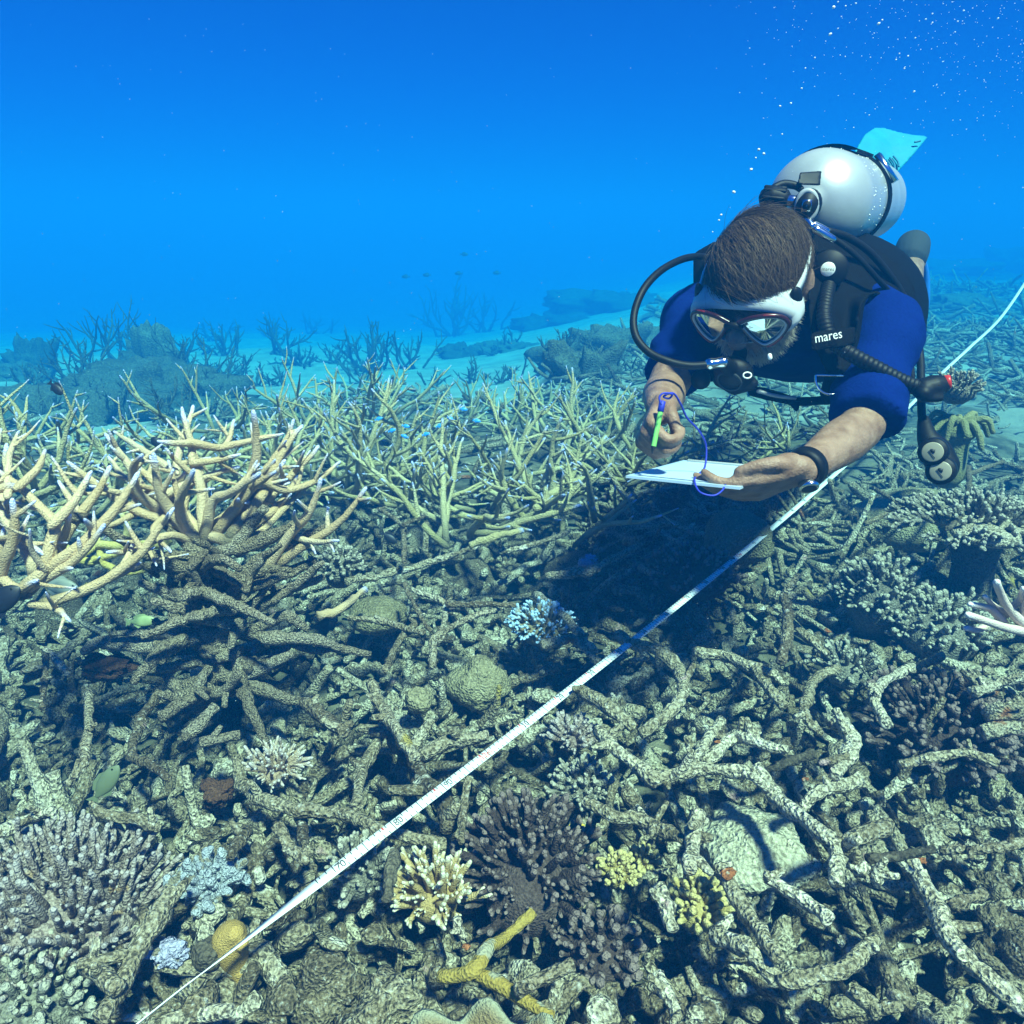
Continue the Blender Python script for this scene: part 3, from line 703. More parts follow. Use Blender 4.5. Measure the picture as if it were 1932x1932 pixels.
def px_staghorn(label, limbs, base, Z0, seed, mat='live', group=None, gap=.055, slen=(.03, .10), tip=.026, extra=0, thin=1.0):
    """limbs: (photo points, thickness px, depth offset at the end)"""
    r_ = random.Random(seed); b = PX(base[0], base[1], Z0); t = thing('staghorn_coral', label, 'coral', b, group)
    for pts, d, dz in limbs:
        m_ = len(pts)
        W = [PX(u, v, Z0 + dz * (q / (m_ - 1))) for q, (u, v) in enumerate(pts)]
        r = d / 2 * Z0 / FOC * thin; L_ = np.sum(np.linalg.norm(np.diff(W, axis=0), axis=1)); n = max(7, int(L_ / .011))
        c = catmull(W, n) + nrng.normal(0, r * .05, (n, 3))
        mb = MB(); dd = 1.0 if (abs(pts[0][0] - base[0]) + abs(pts[0][1] - base[1])) < 190 and pts[0][1] > 985 else 0
        mb.tube(c, [r * 1.1, r, r * .9, r * .72, r * .40], 10, .10, .06, tip=tip, rnd=r_.random(), cap=1.5, dead=[dd, .25 * dd, 0, 0, 0, 0], seed=r_.uniform(0, 9))
        made = []
        def subs(cc, made=made):
            b_ = MB(); made.append(b_); return b_
        add_sides(mb, r_, c, [r * .8, r * .75, r * .5], gap, slen, 8, tip * .8, deep=.25, start=.35, subs=subs)
        lo = obj('branch', mb.mesh('branch'), M[mat], t)
        for b_ in made: obj('branchlet', b_.mesh('branchlet'), M[mat], lo)
    for k in range(extra):
        a = r_.uniform(.1, 3.05); el = r_.uniform(.15, .85); d = np.array((math.cos(a) * math.cos(el), .8 * math.sin(a) * math.cos(el), math.sin(el)))
        l = r_.uniform(.18, .30); c = curve_limb(r_, b + np.array((r_.uniform(-.06, .06), .02, r_.uniform(-.02, .03))), d, l, .15, .3, max(7, int(l / .013))); rr = .0095 * r_.uniform(.85, 1.15)
        mb = MB(); mb.tube(c, [rr * 1.05, rr, rr * .85, rr * .38], 9, .10, .06, tip=tip, rnd=r_.random(), cap=1.4, dead=[.9, .2, 0, 0, 0]); add_sides(mb, r_, c, [rr, rr * .9, rr * .5], .05, (.03, .10), 8, tip * .8)
        obj('branch', mb.mesh('branch'), M[mat], t)
    return t
big = px_staghorn('big tan staghorn coral with lavender tips on a dead stump at left', [
 ([(368,1016),(321,962),(299,918),(292,860)],29,-.10), ([(430,1020),(386,1000),(379,918),(365,874),(359,830),(345,781)],27,.02),
 ([(360,1010),(339,962),(342,935),(365,889)],27,-.13), ([(386,1012),(401,947),(430,933),(456,918),(489,894)],26,-.10),
 ([(437,1006),(485,947),(510,900),(532,856),(567,805)],27,.06), ([(430,1020),(510,968),(547,925),(560,900)],22,.15),
 ([(500,1078),(547,1009),(583,969),(605,907)],24,-.08), ([(530,1062),(561,1038),(638,987),(689,922)],24,-.05),
 ([(350,1000),(328,987),(262,965),(219,940),(164,900),(131,874)],25,-.05), ([(305,968),(258,925),(252,881),(268,860)],24,-.12),
 ([(360,1020),(317,1010),(255,1038),(204,1042)],20,-.16), ([(310,935),(368,907),(448,881)],22,.04),
 ([(359,836),(330,836),(299,833)],18,-.05), ([(362,835),(423,843),(441,794)],20,.08), ([(423,843),(470,832),(518,821)],18,.10),
 ([(368,874),(410,868),(452,858)],18,.02), ([(262,965),(225,985),(190,998)],17,-.10), ([(302,940),(240,905),(205,862)],20,.10),
 ([(255,918),(230,930),(172,918)],19,-.10), ([(547,1009),(590,1022),(638,1020)],17,-.08), ([(489,905),(540,925),(600,905),(640,872)],20,.12),
 ([(330,890),(270,850),(216,815)],20,.16), ([(330,960),(290,1000),(322,1040)],18,-.15),
], (400, 1030), 1.40, 5, group='big staghorn corals in front', extra=10, thin=.74)
left = px_staghorn('pale tan staghorn coral cut by the left picture edge', [
 ([(-10,1110),(7,1064),(26,1009),(24,947)],38,-.05), ([(36,1115),(80,1078),(95,1027),(102,987),(77,958),(36,918),(-10,885)],36,.03),
 ([(102,987),(139,947),(171,892)],30,.04), ([(29,1005),(55,1025),(80,1045)],26,.0), ([(36,918),(73,881),(85,850)],24,.08),
 ([(-10,925),(20,917),(40,920)],26,.02), ([(62,1140),(106,1148),(131,1170)],24,-.02), ([(-15,1070),(30,1110),(70,1095)],30,-.04), ([(85,1075),(60,1040),(55,1000)],18,-.06),
 ([(15,935),(18,860),(35,815)],22,.14), ([(5,940),(-8,870),(2,810)],20,.18),
], (0, 1130), 1.18, 9, group='big staghorn corals in front', gap=.05, thin=.62, extra=8)
lowy = px_staghorn('thin yellow staghorn coral low between the two front staghorns', [
 ([(310,1025),(240,1030),(175,1028),(120,1045)],18,.0), ([(120,1032),(165,1060),(200,1050),(280,1030)],16,.0), ([(180,1055),(240,1080),(310,1068)],13,.02),
 ([(190,1055),(185,1020),(165,985)],12,.03), ([(235,1035),(240,990),(225,965)],14,.05)], (180, 1060), 1.62, 12, mat='live_yellow', group='big staghorn corals in front', gap=.09)
# the dead stump that carries the big coral
px_branch('dead_coral_stump', 'brown furry dead stump with drooping arms under the big staghorn coral', [
 ([(410,1040),(415,1090),(400,1150),(405,1210),(412,1290)],36), ([(330,1075),(318,1137),(339,1181),(376,1205)],25), ([(366,1158),(399,1202),(487,1195)],26), ([(376,1205),(271,1222),(190,1208),(159,1232)],30),
 ([(410,1230),(396,1249),(410,1296),(372,1337)],28), ([(440,1235),(481,1256),(538,1252)],22), ([(443,1222),(454,1296),(471,1327)],24), ([(467,1195),(535,1158),(582,1185)],22),
 ([(494,1205),(592,1202),(643,1222)],24), ([(430,1110),(520,1085),(600,1060)],30), ([(440,1040),(500,1020),(560,990)],28), ([(430,1140),(360,1120),(350,1090)],30), ([(440,1150),(520,1120),(610,1090)],24),
 ([(420,1270),(500,1300),(580,1330)],26), ([(400,1280),(340,1300),(290,1330)],24), ([(400,1060),(450,1030),(470,990),(500,960)],26), ([(430,1180),(540,1215),(700,1235)],20)], 'stump', Z=1.40, lump=.26, fine=.22, taper=.62, sides=12)
st_ = [o for o in COL.objects if o.name.startswith('dead_coral_stump')][0]; rs = random.Random(41)
for k in range(36):
    v0 = rs.uniform(1050, 1320); p = PX(405 + rs.uniform(-45, 60), v0, 1.40 + rs.uniform(-.05, .04)); a = rs.uniform(-.5, 3.64) + math.pi; d = np.array((math.cos(a), .7 * math.sin(a), rs.uniform(.05, .9) if v0 < 1200 else rs.uniform(-.5, .5)))
    L_ = rs.uniform(.07, .19); n = max(5, int(L_ / .009)); s = np.linspace(0, 1, n)[:, None]; q = p + d * L_ * s + np.array((rs.uniform(-.3, .3), 0, rs.uniform(-.5, .5))) * L_ * s * s
    rr = rs.uniform(.0085, .0135); mb = MB(); mb.tube(q + nrng.normal(0, rr * .12, q.shape), [rr * 1.2, rr, rr * .6], 10, .26, .32, rnd=rs.random(), seed=k * 1.3, cap=.6)
    for z_ in range(rs.choice((0, 1, 2))):
        kx = rs.randrange(1, n); dv = nrm((rs.gauss(0, 1), rs.gauss(0, 1), rs.gauss(0, .8))); mb.tube([q[kx], q[kx] + dv * .018, q[kx] + dv * rs.uniform(.025, .05)], [rr * .8, rr * .7, rr * .5], 8, .26, .3, rnd=rs.random(), cap=.6)
    obj('side_limb', mb.mesh('side_limb'), M['stump'], st_)
px_branch('fallen_staghorn_branch', 'loose living tan staghorn branch lying right of the dead stump', [([(600,1165),(640,1150),(690,1112)],16)], 'live', .2, cat='coral', tip=.02)

spec = [  # photo position of the foot, depth, limbs, limb length, radius, label
 (60, 915, 1.85, 9, .27, .012, 'pale staghorn coral at the left edge behind the front one'),
 (30, 830, 2.5, 7, .28, .012, 'olive staghorn coral at the left edge with its tips below the black fish'),
 (200, 930, 2.0, 8, .25, .011, 'staghorn coral showing between the two front staghorns'),
 (290, 880, 2.2, 9, .29, .012, 'staghorn coral behind the big one, tips left of its tall centre'),
 (455, 900, 2.3, 9, .30, .012, 'staghorn coral behind the big one on its right side'),
 (545, 905, 2.5, 10, .38, .012, 'tall staghorn coral at the left end of the middle thicket'),
 (625, 900, 2.6, 12, .46, .012, 'tallest staghorn coral in the middle thicket'),
 (705, 905, 2.55, 11, .40, .012, 'dense staghorn coral at the right end of the middle thicket'),
 (770, 930, 2.3, 8, .30, .012, 'low staghorn coral among the small blue fish'),
 (880, 985, 2.1, 7, .33, .0135, 'open V-shaped staghorn coral in front of the blue fish'),
 (930, 935, 2.35, 8, .40, .0125, 'tall open staghorn coral in the centre of the picture'),
 (1000, 950, 2.3, 7, .32, .013, 'leaning staghorn coral right of the tall open one'),
 (1085, 975, 2.15, 8, .31, .0125, 'star-shaped staghorn coral just left of the slate'),
 (1130, 840, 2.75, 9, .32, .011, 'staghorn coral behind the pencil hand'),
 (1055, 810, 3.0, 8, .30, .011, 'small distant staghorn coral left of the diver arm'),
 (560, 790, 3.3, 9, .34, .011, 'staghorn coral behind the middle thicket to its left'),
 (690, 770, 3.5, 9, .34, .011, 'staghorn coral behind the middle thicket to its right'),
 (400, 800, 3.0, 8, .32, .011, 'dim staghorn coral behind the big one towards the blue mound'),
 (1310, 850, 2.5, 7, .22, .009, 'thin staghorn coral under the diver chest beside the lanyard'),
 (1480, 850, 2.7, 7, .24, .009, 'thin staghorn coral under the diver behind the watch arm'),
 (1190, 890, 2.4, 6, .2, .010, 'low staghorn coral behind the slate'),
]
for k, (u, v, Z, nl, l, r, lab) in enumerate(spec):
    staghorn(lab, PX(u, v, Z), int(nl * 1.1), l * .98, r * .72, 100 + k, subparts=(Z < 2.45), tilt=(.1, 1.2) if l > .3 else (.05, .95), gap=.06, slen=(.05, .18), up=.25)
px_branch('staghorn_fragment', 'low arm of living staghorn reaching right with pale tips near the shadow', [([(885,1030),(940,1010),(985,1000)],15),([(1010,960),(1060,915),(1110,900)],14)], 'live_far', .24, cat='coral', tip=.02)

# ------------------------------------------------------------------ bushy and finger corals: each finger a part
def finger_meshes(r_, L_, rad, forks, tip, n=6, sides=6, blunt=.7):
    out = []
    for k in range(n):
        mb = MB(); l = L_ * r_.uniform(.8, 1.15); c = curve_limb(r_, (0, 0, 0), (0, 0, 1), l, .15, .18, 6)
        mb.tube(c, [rad, rad * .95, rad * blunt], sides, .16, .12, tip=tip, rnd=r_.random(), cap=.9, seed=k * 1.7)
        for q in range(forks):
            kk = r_.randrange(1, 5); d = nrm(nrm(c[kk] - c[kk - 1]) + perp(np.array((0, 0, 1.0)), r_) * r_.uniform(.7, 1.1))
            l2 = l * r_.uniform(.25, .5); c2 = curve_limb(r_, c[kk], d, l2, .3, .15, 4)
            mb.tube(c2, [rad * .8, rad * .8 * blunt], sides, .16, .1, tip=tip, rnd=r_.random(), cap=.9)
        out.append(mb.mesh('finger'))
    return out
def finger_coral(name, label, c, semi, n, L_, rad, mat, seed, forks=2, tip=.012, group=None, blunt=.7, base_mat=None, lean=(0, 0, 0), elmin=.05, cat='coral', spread=1.0, sides=6):
    """domed colony: base c, dome semi-axes, n fingers standing on it"""
    r_ = random.Random(seed); c = np.asarray(c, float)
    t = thing(name, label, cat, c, group)
    bm = MB(); bm.ell(c, np.eye(3), (semi[0] * .8, semi[1] * .8, semi[2] * .8), 14, 9, .25, None)
    obj('base', bm.mesh('base'), M[base_mat or mat], t)
    ms = finger_meshes(r_, L_, rad, forks, tip, sides=sides, blunt=blunt)
    for k in range(n):
        z = elmin + (1 - elmin) * (k + .5) / n; a = k * 2.39996 + r_.uniform(-.25, .25)
        rr = math.sqrt(max(0, 1 - z * z))
        d = np.array((rr * math.cos(a), rr * math.sin(a), z)); p = c + d * np.array(semi) * .78
        dd = Vector(nrm(d * np.array((spread, spread, 1.0)) + np.array(lean) + np.array((r_.gauss(0, .12), r_.gauss(0, .12), .15))))
        o = obj('finger', ms[r_.randrange(len(ms))], M[mat], t, world_space=False)
        o.matrix_basis = Matrix.Translation(Vector(p - c)) @ dd.to_track_quat('Z', 'Y').to_matrix().to_4x4() @ Matrix.Rotation(r_.uniform(0, 6.28), 4, 'Z') @ Matrix.Scale(r_.uniform(.55, 1.35), 4)
    return t
def gpt(u, v, h): return PG(u, v, h)
finger_coral('finger_coral', 'large purple grey finger coral filling the lower left edge', gpt(110, 1735, .04), (.155, .135, .085), 280, .058, .0043, 'purple', 21, 1, .012, 'finger corals', elmin=.02, spread=.55)
finger_coral('finger_coral', 'maroon black bushy coral beside the tan finger coral', gpt(1000, 1650, .045), (.095, .11, .08), 130, .038, .0058, 'bush_dark', 22, 2, .005, 'finger corals', elmin=.0)
finger_coral('finger_coral', 'tan finger coral with pale tips right of the tape in front', gpt(820, 1695, .06), (.045, .036, .042), 70, .036, .0046, 'tan', 23, 2, .010, 'finger corals', lean=(-.15, -.1, .2), blunt=.6)
finger_coral('finger_coral', 'small brown coral with bright pale blue tips left of the tape', gpt(1025, 1190, .09), (.072, .055, .042), 90, .028, .0042, 'blue_tip', 24, 2, .016, 'finger corals', lean=(-.1, -.25, .15), blunt=.75)
finger_coral('finger_coral', 'small cream branching coral left of the tape', gpt(520, 1455, .08), (.034, .03, .026), 44, .036, .0036, 'cream', 25, 3, .016, 'finger corals', blunt=.6)
finger_coral('finger_coral', 'mustard knob coral between pale dead branches', gpt(1315, 1715, .07), (.036, .036, .034), 75, .017, .0034, 'mustard', 26, 2, .006, 'finger corals', blunt=1.1)
finger_coral('finger_coral', 'smaller mustard knob coral lobe right of the maroon bushy coral', gpt(1165, 1650, .07), (.022, .022, .026), 50, .013, .0031, 'mustard', 27, 2, .006, 'finger corals', blunt=1.1)
finger_coral('finger_coral', 'pale mustard knob coral tuft above the mustard knob coral', gpt(1212, 1625, .06), (.017, .017, .018), 34, .012, .0029, 'mustard', 28, 1, .006, 'finger corals', blunt=1.1)
finger_coral('finger_coral', 'grey bushy coral right of the upper tape below the diver', gpt(1660, 1140, .10), (.10, .10, .10), 130, .034, .0058, 'bush', 29, 2, .008, 'finger corals', blunt=.9)
finger_coral('finger_coral', 'grey bushy coral joined in front of the pale pink coral', gpt(1765, 1195, .08), (.12, .10, .085), 130, .032, .0055, 'bush', 30, 2, .008, 'finger corals', blunt=.9)
finger_coral('finger_coral', 'large dark finger coral with grey tips at the right edge', gpt(1770, 1395, .06), (.12, .11, .09), 150, .045, .0065, 'bush_dark', 31, 2, .006, 'finger corals', blunt=.85)
finger_coral('finger_coral', 'small grey bushy coral right of the red metre mark', gpt(1095, 1490, .07), (.042, .04, .035), 70, .022, .0036, 'bush', 32, 2, .008, 'finger corals', blunt=.9)
finger_coral('finger_coral', 'pale branching coral with orange crust above the small grey bushy coral', gpt(1080, 1395, .09), (.035, .03, .025), 40, .022, .004, 'purple', 33, 2, .010, 'finger corals', blunt=.8)
finger_coral('finger_coral', 'small grey tuft coral left of the tape near the 70 mark', gpt(680, 1650, .07), (.04, .04, .045), 60, .022, .004, 'bush', 34, 1, .008, 'finger corals', blunt=.9)
finger_coral('finger_coral', 'greyish finger coral in front of the pale dead fork beside the right dark coral', gpt(1600, 1270, .07), (.06, .05, .04), 46, .03, .005, 'bush', 35, 2, .010, 'finger corals', blunt=.85)
finger_coral('finger_coral', 'brown crumbly coral at the bottom edge right of the crusted branch', gpt(1130, 1800, .03), (.05, .05, .04), 46, .022, .005, 'bush_dark', 36, 2, .008, 'finger corals', blunt=1.0)
finger_coral('finger_coral', 'grey tuft coral beside the dead stump at the big staghorn', PX(640, 1075, 1.75), (.045, .045, .05), 55, .025, .0045, 'bush', 37, 2, .008, 'finger corals', blunt=.9)
finger_coral('finger_coral', 'crumbly pale coral at the bottom left edge below the purple fingers', gpt(60, 1895, .04), (.08, .06, .045), 110, .022, .0045, 'bush', 38, 1, .008, 'finger corals', blunt=1.0)
finger_coral('finger_coral', 'dim bushy coral beneath the tape in the diver shadow', gpt(1310, 1090, .10), (.12, .10, .07), 90, .034, .006, 'bush_dark', 39, 2, .008, 'finger corals', blunt=.85)
finger_coral('finger_coral', 'grey spiky coral right of the diver inflator', PX(1805, 738, 2.0), (.06, .055, .04), 60, .026, .0036, 'bush', 40, 2, .008, 'finger corals', blunt=.7)

# pale pink branching coral at the right edge
r_ = random.Random(77); b = PX(1945, 1190, 1.35); t = thing('branching_coral', 'pale pink smooth branching coral cut by the right picture edge', 'coral', b)
for pts, d in [([(1945,1195),(1900,1185),(1860,1172),(1826,1160)],15), ([(1900,1185),(1870,1150),(1830,1140)],13), ([(1945,1190),(1905,1150),(1888,1120),(1880,1098)],15), ([(1905,1150),(1925,1130),(1930,1110)],12), ([(1870,1175),(1845,1188),(1822,1185)],12), ([(1900,1160),(1870,1138),(1858,1125)],10), ([(1930,1165),(1935,1140),(1950,1115)],14)]:
    W = [PX(u, v, 1.35 - .04 * q + .02) for q, (u, v) in enumerate(pts)]; mb = MB(); r = d / 2 * 1.35 / FOC
    mb.tube(catmull(W, 14), [r * 1.3, r, r * .8], 9, .1, .05, tip=.03, rnd=.5, cap=1.0); obj('branch', mb.mesh('branch'), M['pink'], t)

# ------------------------------------------------------------------ massive corals, table coral, sponges, soft coral
def lump_coral(name, label, c, semi, mat, seed, cat='coral', lump=.22, nu=40, nv=26, fine=.06):
    L0 = MB(); L0.ell((0, 0, 0), np.eye(3), semi, nu, nv)
    Vv, Ff, Aa = L0.arrays()
    k = 1 + lump * vnoise(Vv / (.75 * max(semi)) + seed) + fine * vnoise(Vv / (.2 * max(semi)) + seed) + fine * .5 * vnoise(Vv / (.07 * max(semi)) + seed)
    mb = MB(); mb.add(Vv * k[:, None] + np.asarray(c), Ff, np.tile((0, rng.random(), 0), (len(Vv), 1)))
    return tag(obj(name, mb.mesh(name), M[mat]), label, cat)
lump_coral('massive_coral', 'rounded olive massive coral left of the tape in the centre', gpt(905, 1290, .045), (.056, .055, .056), 'massive', 1, lump=.38, fine=.12)
lump_coral('massive_coral', 'flat pale dome coral among pale dead branches right of centre', gpt(1420, 1605, .035), (.080, .075, .036), 'massive_pale', 2, lump=.35, fine=.16)
lump_coral('massive_coral', 'low striped dome coral left of the pale dead fork', gpt(715, 1160, .09), (.075, .06, .04), 'massive', 3, lump=.15)
lump_coral('massive_coral', 'rounded dim coral beside the tape below the watch', gpt(1390, 1020, .12), (.10, .09, .08), 'massive', 4)
lump_coral('massive_coral', 'brown lumpy coral head below the gauges', gpt(1720, 985, .10), (.16, .12, .11), 'massive', 5, lump=.35)
lump_coral('coral_rock', 'knobbly small coral rock beside the round olive coral', gpt(790, 1320, .10), (.026, .026, .026), 'massive', 6)
lump_coral('coral_rock', 'crusty coral rock at the bottom edge right of the tape end', gpt(600, 1870, .035), (.042, .036, .04), 'rubble', 7, lump=.6, fine=.25)
lump_coral('coral_rock', 'crusty coral rock at the bottom left of the mustard crust', gpt(720, 1910, .035), (.042, .036, .04), 'rubble', 8, lump=.6, fine=.25)
lump_coral('coral_rock', 'rounded coral rock at the bottom right edge', gpt(1890, 1790, .03), (.04, .036, .04), 'rubble', 9, lump=.6, fine=.25)
lump_coral('coral_rock', 'small round rock by the yellow lump sponge', gpt(395, 1800, .09), (.02, .02, .02), 'rubble_dark', 10)
mb = MB(); p = gpt(438, 1790, .09); mb.tube(catmull([p - np.array((0, 0, .05)), p, p + np.array((.002, 0, .022)), p + np.array((.010, -.006, .034))], 9), [.012, .021, .022, .012], 12, .2, .05); mb.tube(catmull([p + np.array((.004, 0, .018)), p + np.array((.022, -.012, .020))], 5), [.013, .008], 10, .15, .05); mb.tube([p + np.array((.008, -.004, -.03)), p + np.array((.012, -.008, -.06))], [.012, .009], 10, .2, .05)
tag(obj('lump_sponge', remeshed(mb, 'lump_sponge', .0022, 3), M['sponge_y']), 'smooth yellow lump sponge beside the tape at lower left', 'sponge')
lump_coral('crust_sponge', 'pale lavender crust sponge right of the furry dead branch', gpt(322, 1800, .10), (.028, .020, .013), 'sponge_l', 12, 'sponge', lump=.6, fine=.34)
finger_coral('crust_sponge', 'pale blue white crust sponge on coral left of the tape', gpt(392, 1670, .07), (.036, .034, .026), 60, .020, .0055, 'sponge_b', 43, 2, 0, 'crust sponges', blunt=1.0, cat='sponge')
lump_coral('crust_sponge', 'purple patch of sponge under the diver shadow', gpt(1110, 1060, .17), (.028, .02, .02), 'sponge_l', 14, 'sponge', lump=.4, fine=.2)
lump_coral('red_algae_clump', 'rust brown algae clump left of the dead stump', PG(200, 1258, .16), (.045, .03, .025), 'red_algae', 15, 'algae', lump=.6, fine=.3)
lump_coral('red_algae_clump', 'dark rust algae tuft below the cream coral', PG(410, 1490, .06), (.03, .026, .018), 'red_algae', 16, 'algae', lump=.6, fine=.3)
for k, (u, v, s, lab) in enumerate([(1196, 1448, .010, 'orange crust on the dead branch beside the white polyps'), (1330, 1548, .012, 'orange crust on top of the leaning pale stick'), (1375, 1648, .017, 'orange crust strip under the pale dome coral'), (1520, 1470, .012, 'orange crust left of the curved dead stick'), (1355, 1400, .010, 'orange crust by the crossing pale sticks'), (1740, 1625, .013, 'orange crust at the top of the corner branch'), (1560, 1190, .014, 'orange crust under the small leaning stick near grey bushy coral'), (1860, 1002, .014, 'orange crust under the table coral at right'), (1423, 1452, .007, 'orange dot on the tip of the pale Y-shaped branch'), (880, 1785, .010, 'reddish crust on the stub below the tan coral')]):
    lump_coral('orange_crust', lab, PG(u, v, .165), (s * .55, s * .4, s * .22), 'orange', 30 + k, 'sponge', lump=.6, fine=.3, nu=18, nv=12)
# table coral with a ragged edge, right
t = thing('table_coral', 'ragged grey table coral overhanging a dark hollow at right', 'coral', PX(1850, 1010, 1.75))
c = PX(1850, 985, 1.75); mb = MB(); mb.ell(c, np.eye(3), (.12, .10, .025), 40, 10, .6); obj('plate', mb.mesh('plate'), M['rubble'], t)
mb = MB(); mb.tube(catmull([c + np.array((.05, .05, -.25)), c + np.array((.03, .03, 0))], 6), [.06, .05], 9, .3, .2); obj('stalk', mb.mesh('stalk'), M['rubble_dark'], t)
ms = finger_meshes(r_, .04, .0055, 2, .01, blunt=.9)
for k in range(190):
    a = r_.uniform(0, 6.28); q = math.sqrt(r_.random()); p = np.array((math.cos(a) * .18 * q, math.sin(a) * .14 * q, .025 * (1 - q) + r_.uniform(-.01, .01)))
    o = obj('finger', ms[k % 6], M['bush'], t, False); d = Vector((math.cos(a) * q, math.sin(a) * q, 1.1 - q)).normalized()
    o.matrix_basis = Matrix.Translation(Vector(p + c - np.array(t.location))) @ d.to_track_quat('Z', 'Y').to_matrix().to_4x4()
# leather coral
b = PX(1800, 835, 2.05); t = thing('leather_coral', 'pale green leather coral with drooping lobes behind the gauges', 'coral', b)
mb = MB(); mb.tube(catmull([b + np.array((0, 0, -.10)), b, b + np.array((0, 0, .03))], 8), [.045, .035, .05], 12, .12, .04); obj('stalk', mb.mesh('stalk'), M['soft'], t)
for k in range(11):
    a = k * .571; d = np.array((math.cos(a), math.sin(a) * .8, 0)); q = b + np.array((0, 0, .035))
    mb = MB(); mb.tube(catmull([q, q + d * .035 + np.array((0, 0, .03)), q + d * .07 + np.array((0, 0, .02 + .02 * math.sin(k * 2))), q + d * .09 - np.array((0, 0, .015 + .02 * math.sin(k * 3)))], 12), [.011, .010, .007], 8, .15, .05); obj('lobe', mb.mesh('lobe'), M['soft'], t)
# lettuce coral with a scalloped rim at the bottom edge
c = PG(905, 2085, .085); t = thing('lettuce_coral', 'brown scalloped lettuce coral with pale rim at the bottom edge', 'coral', c)
rings = []; A = []
for q in np.linspace(0, 1, 9):
    a = np.linspace(0, 2 * np.pi, 72, endpoint=False); w = 1 + .09 * np.sin(a * 9) * q
    rings.append(c + np.stack([np.cos(a) * .105 * w * (.15 + .85 * q), np.sin(a) * .07 * w * (.15 + .85 * q), .05 * q * q + .012 * np.sin(a * 9 + 1) * q], -1)); A += [(max(0, q - .85) * 6, .5, 0)] * 72
mb = MB(); mb.loft(rings); mb.A[-1] = np.array(A); me = mb.mesh('fold'); o = obj('fold', me, M['lettuce'], t); sm = o.modifiers.new('thick', 'SOLIDIFY'); sm.thickness = .008
mb = MB(); mb.tube([c + np.array((0, 0, -.1)), c + np.array((0, 0, .02))], [.05, .03], 10, .2, .1); obj('stalk', mb.mesh('stalk'), M['lettuce'], t)

# ------------------------------------------------------------------ dim reef in the distance
def mound(name, label, u, v, w, h, seed, cat='coral rock'):
    """hazy rock whose foot shows at (u, v), w px half wide and h px high"""
    p = PF(u, v); k = depth(p) / FOC; p[2] -= .15 * h * k
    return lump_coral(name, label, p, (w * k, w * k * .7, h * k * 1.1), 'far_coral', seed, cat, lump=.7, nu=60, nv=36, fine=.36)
for k, (nm, u, v, w, h, lab) in enumerate([
 ('coral_bommie', 305, 735, 42, 105, 'blue hazy coral boulder standing on the far left mound'), ('coral_bommie', 240, 740, 60, 70, 'rounded lump left of the boulder on the far left mound'),
 ('reef_mound', 275, 765, 170, 62, 'wide dark reef mound behind the left staghorns'), ('reef_mound', 150, 800, 150, 50, 'low dark reef mound in front of the black fish at left'),
 ('coral_bommie', 60, 700, 45, 55, 'faint blocky coral rock in the blue at the far left'), ('coral_bommie', 15, 712, 90, 20, 'dim low rock on the sand left of the far mound'),
 ('coral_bommie', 1100, 720, 72, 75, 'dark ledge of coral left of the diver shoulder'), ('coral_bommie', 1150, 675, 110, 52, 'hazy coral block behind the dark ledge'), ('coral_bommie', 870, 672, 45, 28, 'small hazy lump on the sand right of the middle thicket'),
 ('coral_bommie', 1850, 585, 100, 30, 'hazy lump on the rubble slope above the tape at right'), ('coral_bommie', 1800, 520, 150, 24, 'hazy ridge on the rubble slope right of the fins'), ('coral_bommie', 1935, 512, 140, 40, 'hazy ridge at the right picture edge near the horizon'),
 ('coral_bommie', 1180, 575, 110, 26, 'faint hump on the far slope left of the diver head'), ('coral_bommie', 1040, 615, 70, 20, 'low hump on the slope left of the hose loop'), ('coral_bommie', 960, 660, 60, 18, 'flat hazy patch of coral right of the small hazy lump')]):
    mound(nm, lab, u, v, w, h, 51 + k)
for k, (u, v, Z, l) in enumerate([(350, 800, 3.3, .22), (470, 770, 3.8, .24), (620, 770, 3.9, .24), (740, 765, 3.8, .24), (800, 780, 3.4, .22), (880, 770, 3.7, .22), (960, 770, 3.6, .24), (1020, 745, 4.2, .24), (900, 735, 4.6, .26), (560, 735, 4.8, .28), (1120, 760, 3.9, .22), (1180, 790, 3.4, .2), (1240, 740, 4.4, .22), (660, 730, 5.0, .28), (180, 830, 3.2, .22)]):
    p = PX(u, v, Z); p[2] = gh(p[0], p[1]) + .05
    staghorn('small staghorn coral in the dim belt, ' + ['far left of the boulder axis', 'left of the table-like one', 'under the table-like one', 'right of the table-like one', 'behind the blue fish', 'behind the V-shaped coral', 'behind the tall open coral', 'above the star-shaped coral', 'by the small hazy lump', 'behind the tall left coral', 'below the dark ledge', 'below the hose loop', 'under the diver shoulder', 'deep behind the tallest coral', 'at the left under the black fish'][k], p, 8, l, .009, 700 + k, sides=5, tilt=(.1, 1.1), gap=.08, slen=(.06, .16), up=.25, group='small staghorns in the dim belt', tip=.02)
